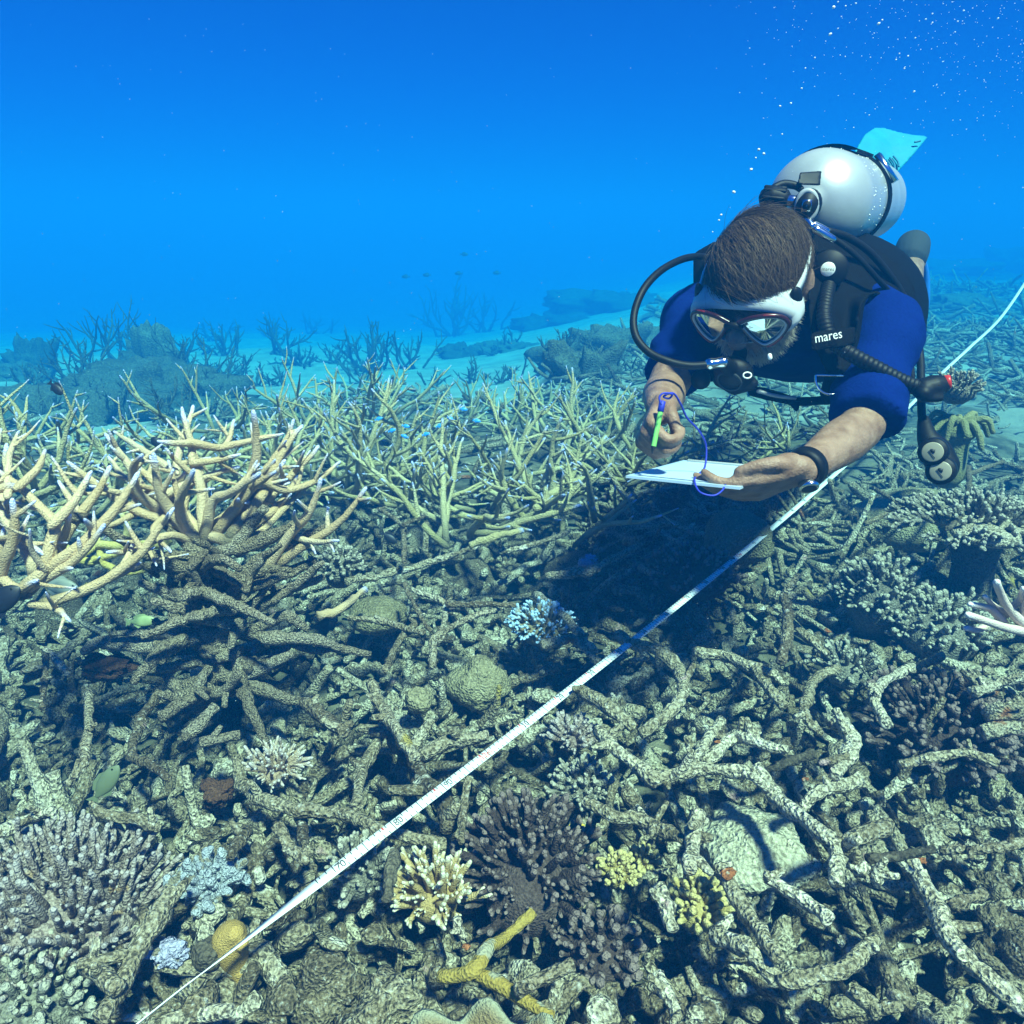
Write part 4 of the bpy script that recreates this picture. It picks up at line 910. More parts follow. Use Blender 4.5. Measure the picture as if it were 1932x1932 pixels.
far = [(215, 715, 120, 12, 'hazy staghorn thicket crowning the far left mound'), (165, 750, 95, 10, 'hazy staghorn thicket on the left flank of the far mound'), (375, 745, 100, 10, 'hazy staghorn thicket on the right flank of the far mound'),
 (415, 725, 70, 8, 'small hazy staghorn right of the far mound'), (430, 672, 55, 8, 'faint staghorn far behind the far mound'), (530, 670, 70, 9, 'faint spreading staghorn far behind the middle thicket'),
 (700, 700, 85, 10, 'hazy table-like staghorn behind the middle thicket'), (770, 695, 70, 9, 'hazy staghorn right of the table-like one'), (850, 635, 95, 10, 'faint tree-like staghorn in the blue centre'), (930, 625, 65, 8, 'faint staghorn right of the tree-like one'),
 (30, 780, 85, 8, 'dim staghorn on the sand edge at far left'), (110, 812, 75, 9, 'dim staghorn under the black fish'), (330, 800, 85, 9, 'dim staghorn in front of the far mound'), (225, 800, 85, 9, 'dim staghorn left in front of the far mound'), (60, 740, 60, 8, 'dim staghorn at the left edge beyond the black fish'), (260, 690, 60, 8, 'small hazy twigs on the top of the far left mound'), (340, 705, 60, 8, 'small hazy twigs right of the far boulder'), (190, 770, 60, 8, 'small hazy twigs low on the far left mound'), (300, 760, 55, 8, 'small hazy twigs at the foot of the far boulder'), (400, 775, 60, 8, 'small hazy twigs right of the mound foot'), (1060, 690, 55, 8, 'hazy twigs on the dark ledge of coral'), (1140, 700, 50, 8, 'hazy twigs right on the dark ledge of coral')]
for k, (u, v, h, nl, lab) in enumerate(far):
    p = PF(u, v); q = depth(p) / FOC; L_ = h * q * 1.05
    if 'crowning' in lab or 'flank' in lab or 'twigs' in lab: p[2] += 22 * q
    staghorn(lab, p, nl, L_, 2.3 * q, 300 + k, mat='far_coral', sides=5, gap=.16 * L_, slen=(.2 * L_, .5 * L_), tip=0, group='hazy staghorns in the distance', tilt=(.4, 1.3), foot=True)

rh = random.Random(91)
for k in range(34):
    u, v = rh.uniform(330, 1330), rh.uniform(625, 735)
    p = PF(u, v); q = depth(p) / FOC; L_ = rh.uniform(28, 50) * q
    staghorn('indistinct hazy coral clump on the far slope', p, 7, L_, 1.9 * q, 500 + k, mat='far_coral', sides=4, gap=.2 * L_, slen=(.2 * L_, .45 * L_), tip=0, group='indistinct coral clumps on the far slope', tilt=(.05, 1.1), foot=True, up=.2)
# ------------------------------------------------------------------ the diver
m_skin, nt, b = new_mat('skin'); N = nt.nodes.new; L = nt.links.new
b.inputs['Roughness'].default_value = .55; b.inputs['Subsurface Weight'].default_value = .08; b.inputs['Subsurface Radius'].default_value = (.01, .004, .002)
tc = N('ShaderNodeTexCoord'); n1 = N('ShaderNodeTexNoise'); n1.inputs['Scale'].default_value = 40; n1.inputs['Detail'].default_value = 5; L(tc.outputs['Object'], n1.inputs['Vector'])
r1 = N('ShaderNodeValToRGB'); r1.color_ramp.elements[0].position = .3; r1.color_ramp.elements[0].color = (.19, .095, .055, 1); r1.color_ramp.elements[1].position = .75; r1.color_ramp.elements[1].color = (.38, .23, .155, 1)
L(n1.outputs['Fac'], r1.inputs['Fac']); L(r1.outputs['Color'], b.inputs['Base Color'])
n2 = N('ShaderNodeTexNoise'); n2.inputs['Scale'].default_value = 260; L(tc.outputs['Object'], n2.inputs['Vector'])
bp = N('ShaderNodeBump'); bp.inputs['Distance'].default_value = .0015; L(n2.outputs['Fac'], bp.inputs['Height']); L(bp.outputs['Normal'], b.inputs['Normal'])
M['skin'] = m_skin
M['shirt'] = plain('blue_cotton', (.002, .013, .125), .9, 0, .05, .002, 220, .25)
M['black'] = plain('black_nylon', (.0035, .0038, .0045), .8, 0, .08, .0015, 300, .4)
M['rubber'] = plain('black_rubber', (.004, .0042, .005), .55, 0, .25, 0, 100, .3)
M['grey_dark'] = plain('dark_grey_neoprene', (.035, .042, .045), .8, 0, .2, .001, 300, .3)
M['chrome'] = plain('chrome', (.72, .74, .76), .16, 1.0, .5, 0, 50, .05)
M['tank'] = plain('silver_tank_paint', (.46, .48, .48), .38, .35, .5, .0016, 14, .26, .10)
M['white'] = plain('white_plastic', (.78, .78, .76), .4, 0, .5, 0, 40, .04)
M['slate'] = plain('slate_board', (.46, .58, .72), .3); M['paper'] = plain('waterproof_paper', (.52, .64, .78), .35, 0, .5, 0, 12, .12)
M['grey'] = plain('grey_plastic', (.36, .38, .40), .4, 0, .5)
M['trim'] = plain('deep_red_plastic', (.20, .012, .010), .35)
M['red'] = plain('red_plastic', (.55, .03, .02), .35, 0, .5)
M['dark_red'] = plain('dark_red_plastic', (.035, .005, .006), .28, 0, .5)
M['fin'] = plain('turquoise_fin', (.010, .26, .36), .5, 0, .3, .002, 25, .2)
M['fin_dark'] = plain('dark_turquoise_rib', (.01, .16, .26), .5)
M['fin_blue'] = plain('blue_fin', (.02, .16, .55), .45)
M['hair'] = plain('brown_hair', (.085, .046, .022), .6, 0, .4, 0, 90, .45)
M['hair_light'] = plain('light_brown_hair', (.15, .095, .05), .55, 0, .4, 0, 90, .4)  # lighter brown, only for strands on the upper part of the head
M['beard'] = plain('grey_beard', (.46, .42, .36), .6, 0, .3, 0, 90, .5)
M['cream_dial'] = plain('cream_dial', (.34, .31, .22), .35, 0, .5)
M['ink'] = plain('black_ink', (.02, .02, .022), .6)
M['red_ink'] = plain('red_ink', (.62, .05, .04), .6)
M['blue_cord'] = plain('blue_cord', (.02, .03, .42), .6)
M['green'] = plain('green_pencil', (.22, .66, .14), .45)
M['tape'] = plain('white_tape', (.80, .81, .80), .45, 0, .5, 0, 30, .03)
m, nt, b = new_mat('clear_silicone')
b.inputs['Base Color'].default_value = (.80, .84, .86, 1); b.inputs['Roughness'].default_value = .18; b.inputs['Transmission Weight'].default_value = .40; b.inputs['IOR'].default_value = 1.12
M['silicone'] = m
m, nt, b = new_mat('thin_silicone')
b.inputs['Base Color'].default_value = (.75, .72, .70, 1); b.inputs['Roughness'].default_value = .12; b.inputs['Transmission Weight'].default_value = .85; b.inputs['IOR'].default_value = 1.08
M['silicone_thin'] = m
m, nt, b = new_mat('mirrored_lens')
b.inputs['Base Color'].default_value = (.80, .84, .86, 1); b.inputs['Metallic'].default_value = 1.0; b.inputs['Roughness'].default_value = .04
M['lens'] = m

S0 = np.array((.55, 1.5, .78))
AX = nrm((.518, .855, 0)); FW = -AX; LF = np.array((.855, -.518, 0)); UP = np.array((0, 0, 1.0))
def B(f, l, u): return S0 + f * FW + l * LF + u * UP
HC = PX(1428, 538, 1.33)
fd = nrm((-.47, -.70, -.55)); ud = nrm(UP - fd * np.dot(UP, fd)); ld = np.cross(ud, fd)
def HP(f, l, u): return HC + f * fd + l * ld + u * ud
HAX = np.array((fd, ld, ud))
RS, LS = B(0, -.175, .0), B(0, .17, .0)
RE, RW = PX(1256, 735, 1.40), PX(1245, 768, 1.22)
LE, LW = PX(1625, 808, 1.26), PX(1512, 888, 1.12)
LHIP, RHIP = B(-.58, .09, -.03), B(-.58, -.09, -.03)
LKN, LAN = B(-.98, .13, -.12), PX(1720, 492, 2.42)
RKN, RAN = B(-.98, -.10, -.03), PX(1650, 345, 2.35)

def hand(mb, w, X_, Y_, N_, curls, thumb, sc=1.0, spread=.0):
    X_ = nrm(X_); Y_ = nrm(Y_ - X_ * np.dot(X_, Y_)); N_ = nrm(N_ - X_ * np.dot(X_, N_) - Y_ * np.dot(Y_, N_))
    offs = (.029, .0095, -.0100, -.028); lens = (.90, 1.0, .93, .74)
    ends = []
    for k in range(4):
        kn = w + X_ * (.086 - .006 * abs(k - 1)) * sc + Y_ * offs[k] * sc
        mb.tube([w + Y_ * offs[k] * .55 * sc, (w + kn) / 2 + Y_ * offs[k] * .15 * sc, kn], [.0165 * sc, .0145 * sc, .0115 * sc], 10)
        a = 0; p = kn; d = X_; r = .0094 * sc; ch = [p]
        for q, l in enumerate((.045, .028, .022)):
            a += curls[k][q]; d = nrm(X_ * math.cos(a) - N_ * math.sin(a) + Y_ * spread * (1.5 - k) * .2)
            p = p + d * l * lens[k] * sc; ch.append(p)
        mb.tube(catmull(ch, 10), [.0100 * sc, .0098 * sc, .0088 * sc, .0074 * sc], 10, cap=1.0); ends.append(ch)
    mb.ell(w + X_ * .03 * sc + Y_ * .022 * sc - N_ * .012 * sc, (X_, Y_, N_), (.034 * sc, .02 * sc, .017 * sc), 12, 8)
    mb.ell(w + X_ * .045 * sc, (X_, Y_, N_), (.045 * sc, .036 * sc, .014 * sc), 12, 8)
    ch = [w + X_ * .02 * sc + Y_ * .022 * sc - N_ * .006 * sc]
    for (x, y, n_) in thumb: ch.append(w + (X_ * x + Y_ * y + N_ * n_) * sc)
    mb.tube(catmull(ch, 12), [.0150 * sc, .0125 * sc, .0110 * sc, .0088 * sc], 10, cap=1.0)
    return ends

body = MB()
def limb(pts, rad, n=14): body.tube(catmull(pts, n), rad, 14)
# torso
def ring(f, w, d, u0=0, n=24):
    a = np.linspace(0, 2 * np.pi, n, endpoint=False); return B(f, 0, u0) + np.outer(np.cos(a) * w, LF) + np.outer(np.sin(a) * d, UP)
TOR = [(.07, .03, .03, .02), (.06, .09, .06, .01), (.03, .15, .085, 0), (-.05, .178, .108, -.005), (-.16, .180, .122, -.01), (-.30, .165, .118, -.012), (-.42, .155, .108, -.012), (-.54, .165, .112, -.02), (-.64, .15, .10, -.02), (-.69, .08, .06, -.02), (-.70, .01, .01, -.02)]
body.loft([ring(f, w, d, u) for f, w, d, u in TOR])
limb([B(.0, 0, .03), HP(-.05, 0, -.09), HP(-.02, 0, -.03)], [.070, .060, .055])
# head: skull, face, jaw, nose, ears
body.ell(HP(-.008, 0, .032), HAX, (.100, .078, .088), 24, 16)
body.ell(HP(.030, 0, -.030), HAX, (.066, .064, .086), 20, 14)
body.ell(HP(.046, 0, -.082), HAX, (.042, .046, .036), 16, 10)
body.tube([HP(.092, 0, .012), HP(.108, 0, -.010), HP(.116, 0, -.026)], [.008, .011, .015], 10)
for s in (-1, 1):
    body.ell(HP(.086, s * .018, -.028), HAX, (.014, .011, .009), 10, 8)
    body.ell(HP(.088, s * .034, .024), HAX, (.012, .028, .010), 10, 8)
    e = np.array((nrm(fd * .9 + ld * s * -.2), nrm(ld * s), nrm(ud - fd * .15)))
    body.ell(HP(-.016, s * .081, -.006), e, (.020, .013, .034), 14, 10)
    body.ell(HP(-.006, s * .079, -.034), e, (.009, .007, .011), 10, 8)
body.tube([HP(.078, -.024, -.066), HP(.090, 0, -.064), HP(.078, .024, -.066)], [.007, .010, .007], 8)
# arms
for sh, el, wr, s in ((RS, RE, RW, -1), (LS, LE, LW, 1)):
    limb([B(-.05, s * .12, .0), sh, sh * .5 + el * .5, el], [.070, .058, .047, .038])
    limb([el, el * .65 + wr * .35, el * .25 + wr * .75, wr], [.037, .040, .030, .0245])
# legs
for hip, kn, an, s in ((LHIP, LKN, LAN, 1), (RHIP, RKN, RAN, -1)):
    limb([B(-.52, s * .08, -.02), hip, hip * .45 + kn * .55, kn], [.095, .098, .080, .060])
    limb([kn, kn * .68 + an * .32, kn * .3 + an * .7, an], [.058, .062, .046, .037])
    body.ell(an, np.eye(3), (.045, .045, .05), 12, 8)
# hands
lX = nrm(np.array((-.92, -.08, -.36))); lN = nrm(np.array((-.1, -.72, -.68))); lY = np.cross(lX, lN)
hand(body, LW, lX, lY, lN, [(.30, .45, .4), (.34, .5, .4), (.4, .55, .4), (.45, .6, .4)], [(.045, .044, -.008), (.074, .046, -.014), (.100, .040, -.020)], .95)
rX = nrm(np.array((-.42, -.78, -.38))); rY = nrm(np.array((.25, -.35, .80))); rN = np.cross(rX, rY)
hand(body, RW, rX, rY, rN, [(1.05, 1.45, .7), (1.2, 1.5, .8), (1.3, 1.5, .8), (1.35, 1.5, .9)], [(.040, .036, -.016), (.058, .036, -.030), (.067, .022, -.043)], .96)
person = obj('person', remeshed(body, 'person', .0040, 4), M['skin'])
tag(person, 'scuba diver in blue shirt and black vest writing on a slate above the reef', 'person')

# shirt with short sleeves
sh = MB()
sh.loft([ring(.075, .004, .004, .01)] + [ring(f, w * 1.07 + .006, d * 1.07 + .006, u) for f, w, d, u in TOR[1:9]] + [ring(-.66, .004, .004, -.02)])

for a_, e_, s in ((RS, RE, -1), (LS, LE, 1)):
    d_ = nrm(e_ - a_); L_ = np.linalg.norm(e_ - a_)
    hem = a_ + d_ * (L_ * (.82 if s < 0 else .92))
    sh.tube(catmull([B(-.06, s * .10, .0), a_, a_ * .5 + hem * .5, hem], 20), [.078, .069, .062, .060 if s > 0 else .054], 20, .09, .07, cap=.15, seed=s * 3.3)
me = remeshed(sh, 'shirt', .006, 4)
n_ = len(me.vertices); co = np.empty(n_ * 3); me.vertices.foreach_get('co', co); co = co.reshape(-1, 3)
nn = np.empty(n_ * 3); me.vertices.foreach_get('normal', nn); nn = nn.reshape(-1, 3)
wr = vnoise(co * np.array((14, 14, 38)) + 2) * .5 + vnoise(co * np.array((34, 26, 30)) + 8) * .35
wr = wr + .6 * np.abs(vnoise(co * np.array((9, 9, 22)) + 5)) ; co = co + nn * (wr * .008)[:, None]; me.vertices.foreach_set('co', co.ravel()); me.update()
obj('shirt', me, M['shirt'], person, False)
# shorts
st = MB()
st.loft([ring(f, w * 1.09 + .006, d * 1.09 + .006, u) for f, w, d, u in TOR[6:10]])
for hip, kn in ((LHIP, LKN), (RHIP, RKN)): st.tube(catmull([hip, hip * .4 + kn * .6, kn * .95 + hip * .05], 8), [.11, .092, .078], 16, .06, .03, cap=.1)
obj('shorts', remeshed(st, 'shorts', .008, 4), M['black'], person, False)

# hair: a cap and single strands lying over it
def skull(p_dir, k=1.0):
    return HC + fd * (-.008 + p_dir[0] * .100 * k) + ld * (p_dir[1] * .078 * k) + ud * (.032 + p_dir[2] * .088 * k)
def hair_ok(p): # p on unit sphere, head frame
    f, u = p[0] * .100 - .008, p[2] * .088 + .032
    return u > -.018 + .82 * f + .015 * (abs(p[1]) < .55) * (f > .05)
nu, nv = 56, 36; uu = np.linspace(0, 2 * np.pi, nu, endpoint=False); ww = np.linspace(.02, np.pi - .02, nv)
dirs = np.array([[(math.sin(w) * math.cos(a), math.sin(w) * math.sin(a), math.cos(w)) for a in uu] for w in ww])
Vh = []
for w_ in range(nv):
    for a_ in range(nu):
        p = dirs[w_, a_]; Vh.append(skull(p, 1.05))
Fh = []
for w_ in range(nv - 1):
    for a_ in range(nu):
        if hair_ok(dirs[w_, a_]) and hair_ok(dirs[w_ + 1, a_]): Fh.append((w_ * nu + a_, (w_ + 1) * nu + a_, (w_ + 1) * nu + (a_ + 1) % nu, w_ * nu + (a_ + 1) % nu))
hb = MB(); hb.add(np.array(Vh), Fh)
cap_o = obj('hair', hb.mesh('hair'), M['hair'], person, False)
r_ = random.Random(3)
def strands(count, ok, flow, length, lift, rad, k0=1.05, n=6, sway=.25):
    mb = MB(); c = 0
    while c < count:
        p = nrm((r_.gauss(0, 1), r_.gauss(0, 1), r_.gauss(0, 1)))
        if not ok(p): continue
        c += 1; l = length * r_.uniform(.6, 1.2); st_ = l / .09 / (n - 1); pts = []
        fl = np.array(flow(p)) + np.array((r_.gauss(0, sway), r_.gauss(0, sway), r_.gauss(0, sway)))
        lf = lift * r_.uniform(.1, 1.3)
        for q in range(n):
            pts.append(skull(p, k0 + lf * (q / (n - 1)) ** 1.3)); t = fl - p * np.dot(fl, p); p = nrm(p + nrm(t) * st_)
        mb.tube(pts, [rad, rad, rad * .4], 3, cap=0)
    return mb
flow = lambda p: (.55 * (p[0] > -.2) - .3 + .5 * p[2], .85, -.35)
obj('hair_strands', strands(8000, hair_ok, flow, .10, .11, .00042, n=5, sway=.18).mesh('hair_strands'), M['hair'], cap_o, False)
obj('hair_strands', strands(1200, lambda p: hair_ok(p) and p[2] > .1, flow, .10, .14, .0004, n=5, sway=.22).mesh('hair_strands'), M['hair_light'], cap_o, False)
obj('hair_strands', strands(160, lambda p: hair_ok(p) and p[2] > -.1, flow, .085, .30, .00035, n=7, sway=.4).mesh('hair_strands'), M['hair'], cap_o, False)
def jaw_strands(count, length, rad):
    mb = MB(); c = 0
    while c < count:
        p = nrm((r_.gauss(0, 1), r_.gauss(0, 1), r_.gauss(0, 1)))
        f, l, u = .030 + p[0] * .067, p[1] * .065, -.030 + p[2] * .088
        if u > -.035 + (.030 if abs(l) > .045 else -.02) or (abs(l) < .028 and u > -.075) or f < -.012: continue
        c += 1; root = HP(f, l, u); d = nrm(p[0] * fd * .6 + p[1] * ld + p[2] * ud * .5 - ud * .8 + .25 * np.array((r_.gauss(0, 1), r_.gauss(0, 1), r_.gauss(0, 1))))
        L_ = length * r_.uniform(.5, 1.3); mb.tube([root, root + d * L_ * .5, root + d * L_ + ld * .003], [rad, rad, rad * .4], 3, cap=0)
    return mb
obj('beard', jaw_strands(2800, .022, .0008).mesh('beard'), M['beard'], person, False)

# ------------------------------------------------------------------ diving mask
t = thing('diving_mask', 'clear silicone diving mask with dark red rims and mirrored lenses on the diver face', 'mask', HP(.1, 0, 0))
lens = [(.010, .014), (.030, .024), (.055, .026), (.075, .018), (.083, .000), (.072, -.022), (.055, -.036), (.042, -.036), (.026, -.016)]
def mf(l, u): return .122 - 3.2 * l * l + .10 * u
def lens_loop(s, k, n=40, off=0.0):
    c = (.048, -.004); P = [(c[0] + (x - c[0]) * k, c[1] + (y - c[1]) * k) for x, y in lens]; P = P + [P[0]]
    Q = catmull([(x, y, 0) for x, y in P], n + 1)[:-1]
    return np.array([HP(mf(x, y) + off, s * x, y) for x, y, _ in Q])
for s in (1, -1):
    lp = lens_loop(s, 1.0); c = lp.mean(0); mb = MB()
    mb.loft([lp, lp * .5 + (c + fd * .004) * .5, lp * .02 + (c + fd * .005) * .98]); o = obj('lens', mb.mesh('lens'), M['lens'], t)
    mb = MB(); lp = lens_loop(s, 1.04, 40, .002); mb.tube(np.vstack([lp, lp[:1]]), .0042, 8, cap=0); obj('rim', mb.mesh('rim'), M['dark_red'], t)
    mb = MB(); lp = lens_loop(s, .97, 40, .003); mb.tube(np.vstack([lp, lp[:1]]), .0026, 6, cap=0); obj('inner_rim', mb.mesh('inner_rim'), M['grey'], t)
    mb = MB(); lp = lens_loop(s, 1.09, 40, .003); seg = lp[22:29] ; mb.tube(seg, .0036, 6); obj('red_trim', mb.mesh('red_trim'), M['trim'], t)
    mb = MB(); lp = lens_loop(s, 1.09, 40, .003); mb.tube(lp[8:12], .0026, 6); obj('red_trim', mb.mesh('red_trim'), M['trim'], t)
    # buckle and strap
    bk = HP(.058, s * .085, .022); mb = MB(); mb.ell(bk, np.array((nrm(fd - .3 * ld * s), ld * s, ud)), (.013, .009, .020), 14, 8, .15); obj('buckle', mb.mesh('buckle'), M['rubber'], t)
    pts = [HP(.050, s * .083, .026), HP(.010, s * .086, .032), HP(-.05, s * .078, .042), HP(-.10, s * .04, .050)]
    P = catmull(pts, 16); mb = MB(); w2 = ud * .011
    out = np.array([nrm(np.dot(p - HC, ld) * ld + np.dot(p - HC, fd) * fd) for p in P]) * .0035
    mb.loft([np.vstack([p - w2, p + w2, p + w2 + o_, p - w2 + o_]) for p, o_ in zip(P, out)]); obj('strap', mb.mesh('strap'), M['silicone'], t)
mb = MB(); mb.tube([HP(.126, -.012, .008), HP(.129, 0, .012), HP(.126, .012, .008)], [.007, .006, .007], 8); obj('bridge', mb.mesh('bridge'), M['rubber'], t)
mb = MB(); mb.ell(HP(.116, 0, -.026), HAX, (.019, .020, .024), 18, 12); obj('nose_pocket', mb.mesh('nose_pocket'), M['silicone_thin'], t)
a = np.linspace(0, 2 * np.pi, 48, endpoint=False); rings = []
for q, (w_, h_, f_) in enumerate([(.088, .036, .112), (.096, .046, .100), (.098, .056, .080), (.092, .062, .060)]):
    rings.append(np.array([HP(f_ - 2.6 * (w_ * math.cos(x)) ** 2 + (.0 if math.sin(x) > 0 else .004), w_ * math.cos(x), -.004 + h_ * math.sin(x) * (1 if math.sin(x) > 0 else .85)) for x in a]))
mb = MB(); mb.loft(rings); o = obj('skirt', mb.mesh('skirt'), M['silicone'], t); q = o.modifiers.new('thick', 'SOLIDIFY'); q.thickness = .002

# ------------------------------------------------------------------ buoyancy vest
t = thing('buoyancy_vest', 'black buoyancy vest with white badge and chest straps on the diver', 'vest', B(-.2, 0, .1))
vb = MB()
a = np.linspace(-.35, np.pi + .35, 22)
def arc(f, w, d, th, u0=0):
    o1 = B(f, 0, u0) + np.outer(np.cos(a) * (w + th), LF) + np.outer(np.sin(a) * (d + th), UP)
    o2 = B(f, 0, u0) + np.outer(np.cos(a[::-1]) * w, LF) + np.outer(np.sin(a[::-1]) * d, UP); return np.vstack([o1, o2])
vb.loft([arc(f, w, d, th) for f, w, d, th in [(.03, .10, .07, .01), (.02, .13, .09, .035), (-.10, .17, .115, .055), (-.25, .175, .12, .06), (-.40, .165, .115, .06), (-.52, .165, .11, .05), (-.54, .15, .1, .01)]])
obj('back_pad', remeshed(vb, 'back_pad', .008, 6), M['black'], t)
def panel(name, quads, th, voxel=.006, mat='black', sm=6):
    """quads: outline of photo points with depth; th: thickness towards the body"""
    mb = MB(); P = [PX(*q) for q in quads]; mb.slab(P, AX * th); return obj(name, remeshed(mb, name, voxel, sm), M[mat], t)
panel('shoulder_panel', [(1530,440,1.38),(1590,440,1.40),(1650,475,1.40),(1690,520,1.40),(1702,562,1.38),(1645,550,1.31),(1624,575,1.28),(1615,640,1.27),(1603,705,1.28),(1560,715,1.28),(1528,640,1.27),(1520,540,1.29)], .06)
panel('shoulder_panel', [(1306,478,1.52),(1345,455,1.50),(1372,480,1.48),(1360,560,1.46),(1330,590,1.48),(1306,560,1.52)], .06)
panel('side_panel', [(1640,480,1.42),(1690,520,1.48),(1712,565,1.50),(1716,610,1.50),(1690,640,1.46),(1668,600,1.44),(1650,545,1.43)], .10)
panel('chest_strap', [(1528,628,1.225),(1612,618,1.245),(1610,652,1.24),(1530,664,1.22)], .02, .004, sm=3)
panel('hip_pad', [(1722,590,1.55),(1748,590,1.57),(1746,640,1.57),(1718,632,1.55)], .05)
panel('shoulder_strap', [(1595,690,1.30),(1556,700,1.29),(1545,745,1.33),(1556,765,1.36),(1590,762,1.36),(1600,730,1.33)], .02, .004, sm=3)
panel('waist_strap', [(1405,728,1.42),(1440,733,1.42),(1500,752,1.41),(1575,748,1.40),(1575,764,1.40),(1500,768,1.41),(1450,757,1.42),(1412,748,1.42)], .02, .004, sm=3)
panel('strap_end', [(1480,755,1.40),(1512,758,1.40),(1504,780,1.39),(1488,766,1.39)], .008, .003, sm=2)
panel('strap_end', [(1310,705,1.40),(1330,700,1.40),(1352,692,1.40),(1345,722,1.40),(1325,718,1.40)], .012, .003, sm=2)
panel('arm_strap', [(1652,602,1.36),(1690,588,1.40),(1712,592,1.44),(1700,612,1.42),(1668,614,1.38)], .012, .004, sm=3)
mb = MB(); mb.ell(PX(1322, 716, 1.385), np.eye(3), (.019, .019, .019), 14, 10); obj('dump_knob', mb.mesh('dump_knob'), M['rubber'], t)
mb = MB(); q = [PX(1430, 738, 1.405), PX(1465, 747, 1.40), PX(1500, 751, 1.40)]; mb.tube(catmull(q, 8), .004, 6); obj('buckle', mb.mesh('buckle'), M['grey'], t)
# round valve with white badge
c = PX(1562, 508, 1.318); nv_ = nrm(np.array((0, 0, CAM_H)) - c); e1 = nrm(np.cross((0, 0, 1), nv_)); e2 = np.cross(nv_, e1)
def disc(mb, c, n_, r, th, e=None, sides=32):
    e1 = nrm(np.cross((0, 0, 1), n_)); e2 = np.cross(n_, e1); a = np.linspace(0, 2 * np.pi, sides, endpoint=False)
    rr = lambda k, h: c + n_ * h + np.outer(np.cos(a), e1) * k + np.outer(np.sin(a), e2) * k
    mb.loft([rr(r * .02, -th), rr(r, -th), rr(r, th * .6), rr(r * .92, th), rr(r * .02, th)]); return mb
mb = MB(); disc(mb, c, nv_, .034, .014); dv = obj('dump_valve', mb.mesh('dump_valve', False), M['rubber'], t)
mb = MB(); disc(mb, c + nv_ * .015, nv_, .0125, .002); obj('badge', mb.mesh('badge', False), M['white'], dv)
def lettering(s, size, p, x, y, n_, mat, parent):
    me = text_mesh(s, size); o = obj('lettering', me, M[mat], parent); o.matrix_basis = frame_matrix(p, x, y, n_); return o
lettering('mares', .0085, c + nv_ * .0195, e1, e2, nv_, 'ink', dv)
p1, p2 = PX(1534, 640, 1.214), PX(1586, 630, 1.226); x_ = nrm(p2 - p1); n_ = nrm(np.array((0, 0, CAM_H)) - p1); y_ = nrm(np.cross(n_, x_)); n_ = np.cross(x_, y_)
lettering('mares', .022, (p1 + p2) / 2 - n_ * -.004, x_, y_, n_, 'white', t)
mb = MB(); a = np.linspace(np.pi, 2 * np.pi, 16); dc = PX(1567, 712, 1.285)
q = np.vstack([[dc + RIGHT * -.026 + CUP * .004], dc + np.outer(np.cos(a) * .026, RIGHT) + np.outer(np.sin(a) * .026 - .004, CUP), [dc + RIGHT * .026 + CUP * .004], [dc + RIGHT * -.026 + CUP * .004]])
mb.tube(q, .0022, 6, cap=0); obj('d_ring', mb.mesh('d_ring'), M['chrome'], t)
# corrugated inflator hose of the vest and its button head
def hose(pts, r, n=60, ribs=0, sides=10):
    P = catmull([PX(*p) for p in pts], n); mb = MB(); R = np.full(n, r)
    if ribs: R = r * (1 + .05 * np.sin(np.linspace(0, ribs * 2 * np.pi, n)))
    return mb.tube(P, R, sides, cap=.3)
obj('inflator_hose', hose([(1563,540,1.31),(1558,565,1.285),(1555,600,1.265),(1567,640,1.258),(1600,665,1.25),(1650,692,1.25),(1700,718,1.25),(1745,735,1.25)], .0125, 200, 40).mesh('inflator_hose'), M['rubber'], t)
ih = MB(); ih.tube([PX(1738, 735, 1.25), PX(1762, 730, 1.25), PX(1780, 724, 1.25)], [.019, .021, .016], 14); ih.box(PX(1757, 745, 1.245), np.array((RIGHT, CUP, CFW)), (.016, .012, .012)); ih.ell(PX(1742, 742, 1.24), np.eye(3), (.014, .014, .014))
hd = obj('inflator_head', remeshed(ih, 'inflator_head', .003, 3), M['rubber'], t)
mb = MB(); disc(mb, PX(1786, 721, 1.245), nrm(np.array((.9, -.35, .25))), .012, .006); obj('button', mb.mesh('button', False), M['red'], hd)

# ------------------------------------------------------------------ tank, valve and first stage
TA, TB = PX(1545, 383, 1.47), PX(1625, 381, 1.93)
ta = nrm(TB - TA); tx = nrm(np.cross(ta, UP)); ty = np.cross(tx, ta)
def tring(s, r, n=40):
    a = np.linspace(0, 2 * np.pi, n, endpoint=False); return TA + ta * s + np.outer(np.cos(a) * r, tx) + np.outer(np.sin(a) * r, ty)
TL = float(np.linalg.norm(TB - TA)) + .06; R_ = .100
t = thing('scuba_tank', 'silver scuba tank strapped to the diver back', 'tank', TA)
prof = [(-.118, .004), (-.118, .018), (-.098, .020)] + [(-.098 * math.sin(x) , R_ * math.cos(x)) for x in np.linspace(1.33, 0, 12)] + [(TL, R_), (TL + .02, .095), (TL + .035, .08), (TL + .04, .004)]
mb = MB(); mb.loft([tring(s, r, 56) for s, r in prof]); obj('cylinder', mb.mesh('cylinder'), M['tank'], t)
def band(s0, s1, r, tilt=0.0):
    mb = MB(); mb.loft([tring(s0, R_, 48), tring(s0, r, 48), tring(s1, r, 48), tring(s1, R_, 48)]); return mb
r_ = random.Random(5); mb = MB()
for k in range(70):
    s = r_.choice((.0, .02, .10, .17, .2)) + r_.uniform(-.01, .02); a = r_.uniform(-.9, 2.2); rr = r_.uniform(.0007, .0018); mb.ell(TA + ta * s + (tx * math.cos(a) + ty * math.sin(a)) * R_, np.eye(3), (rr, rr, rr), 6, 4)
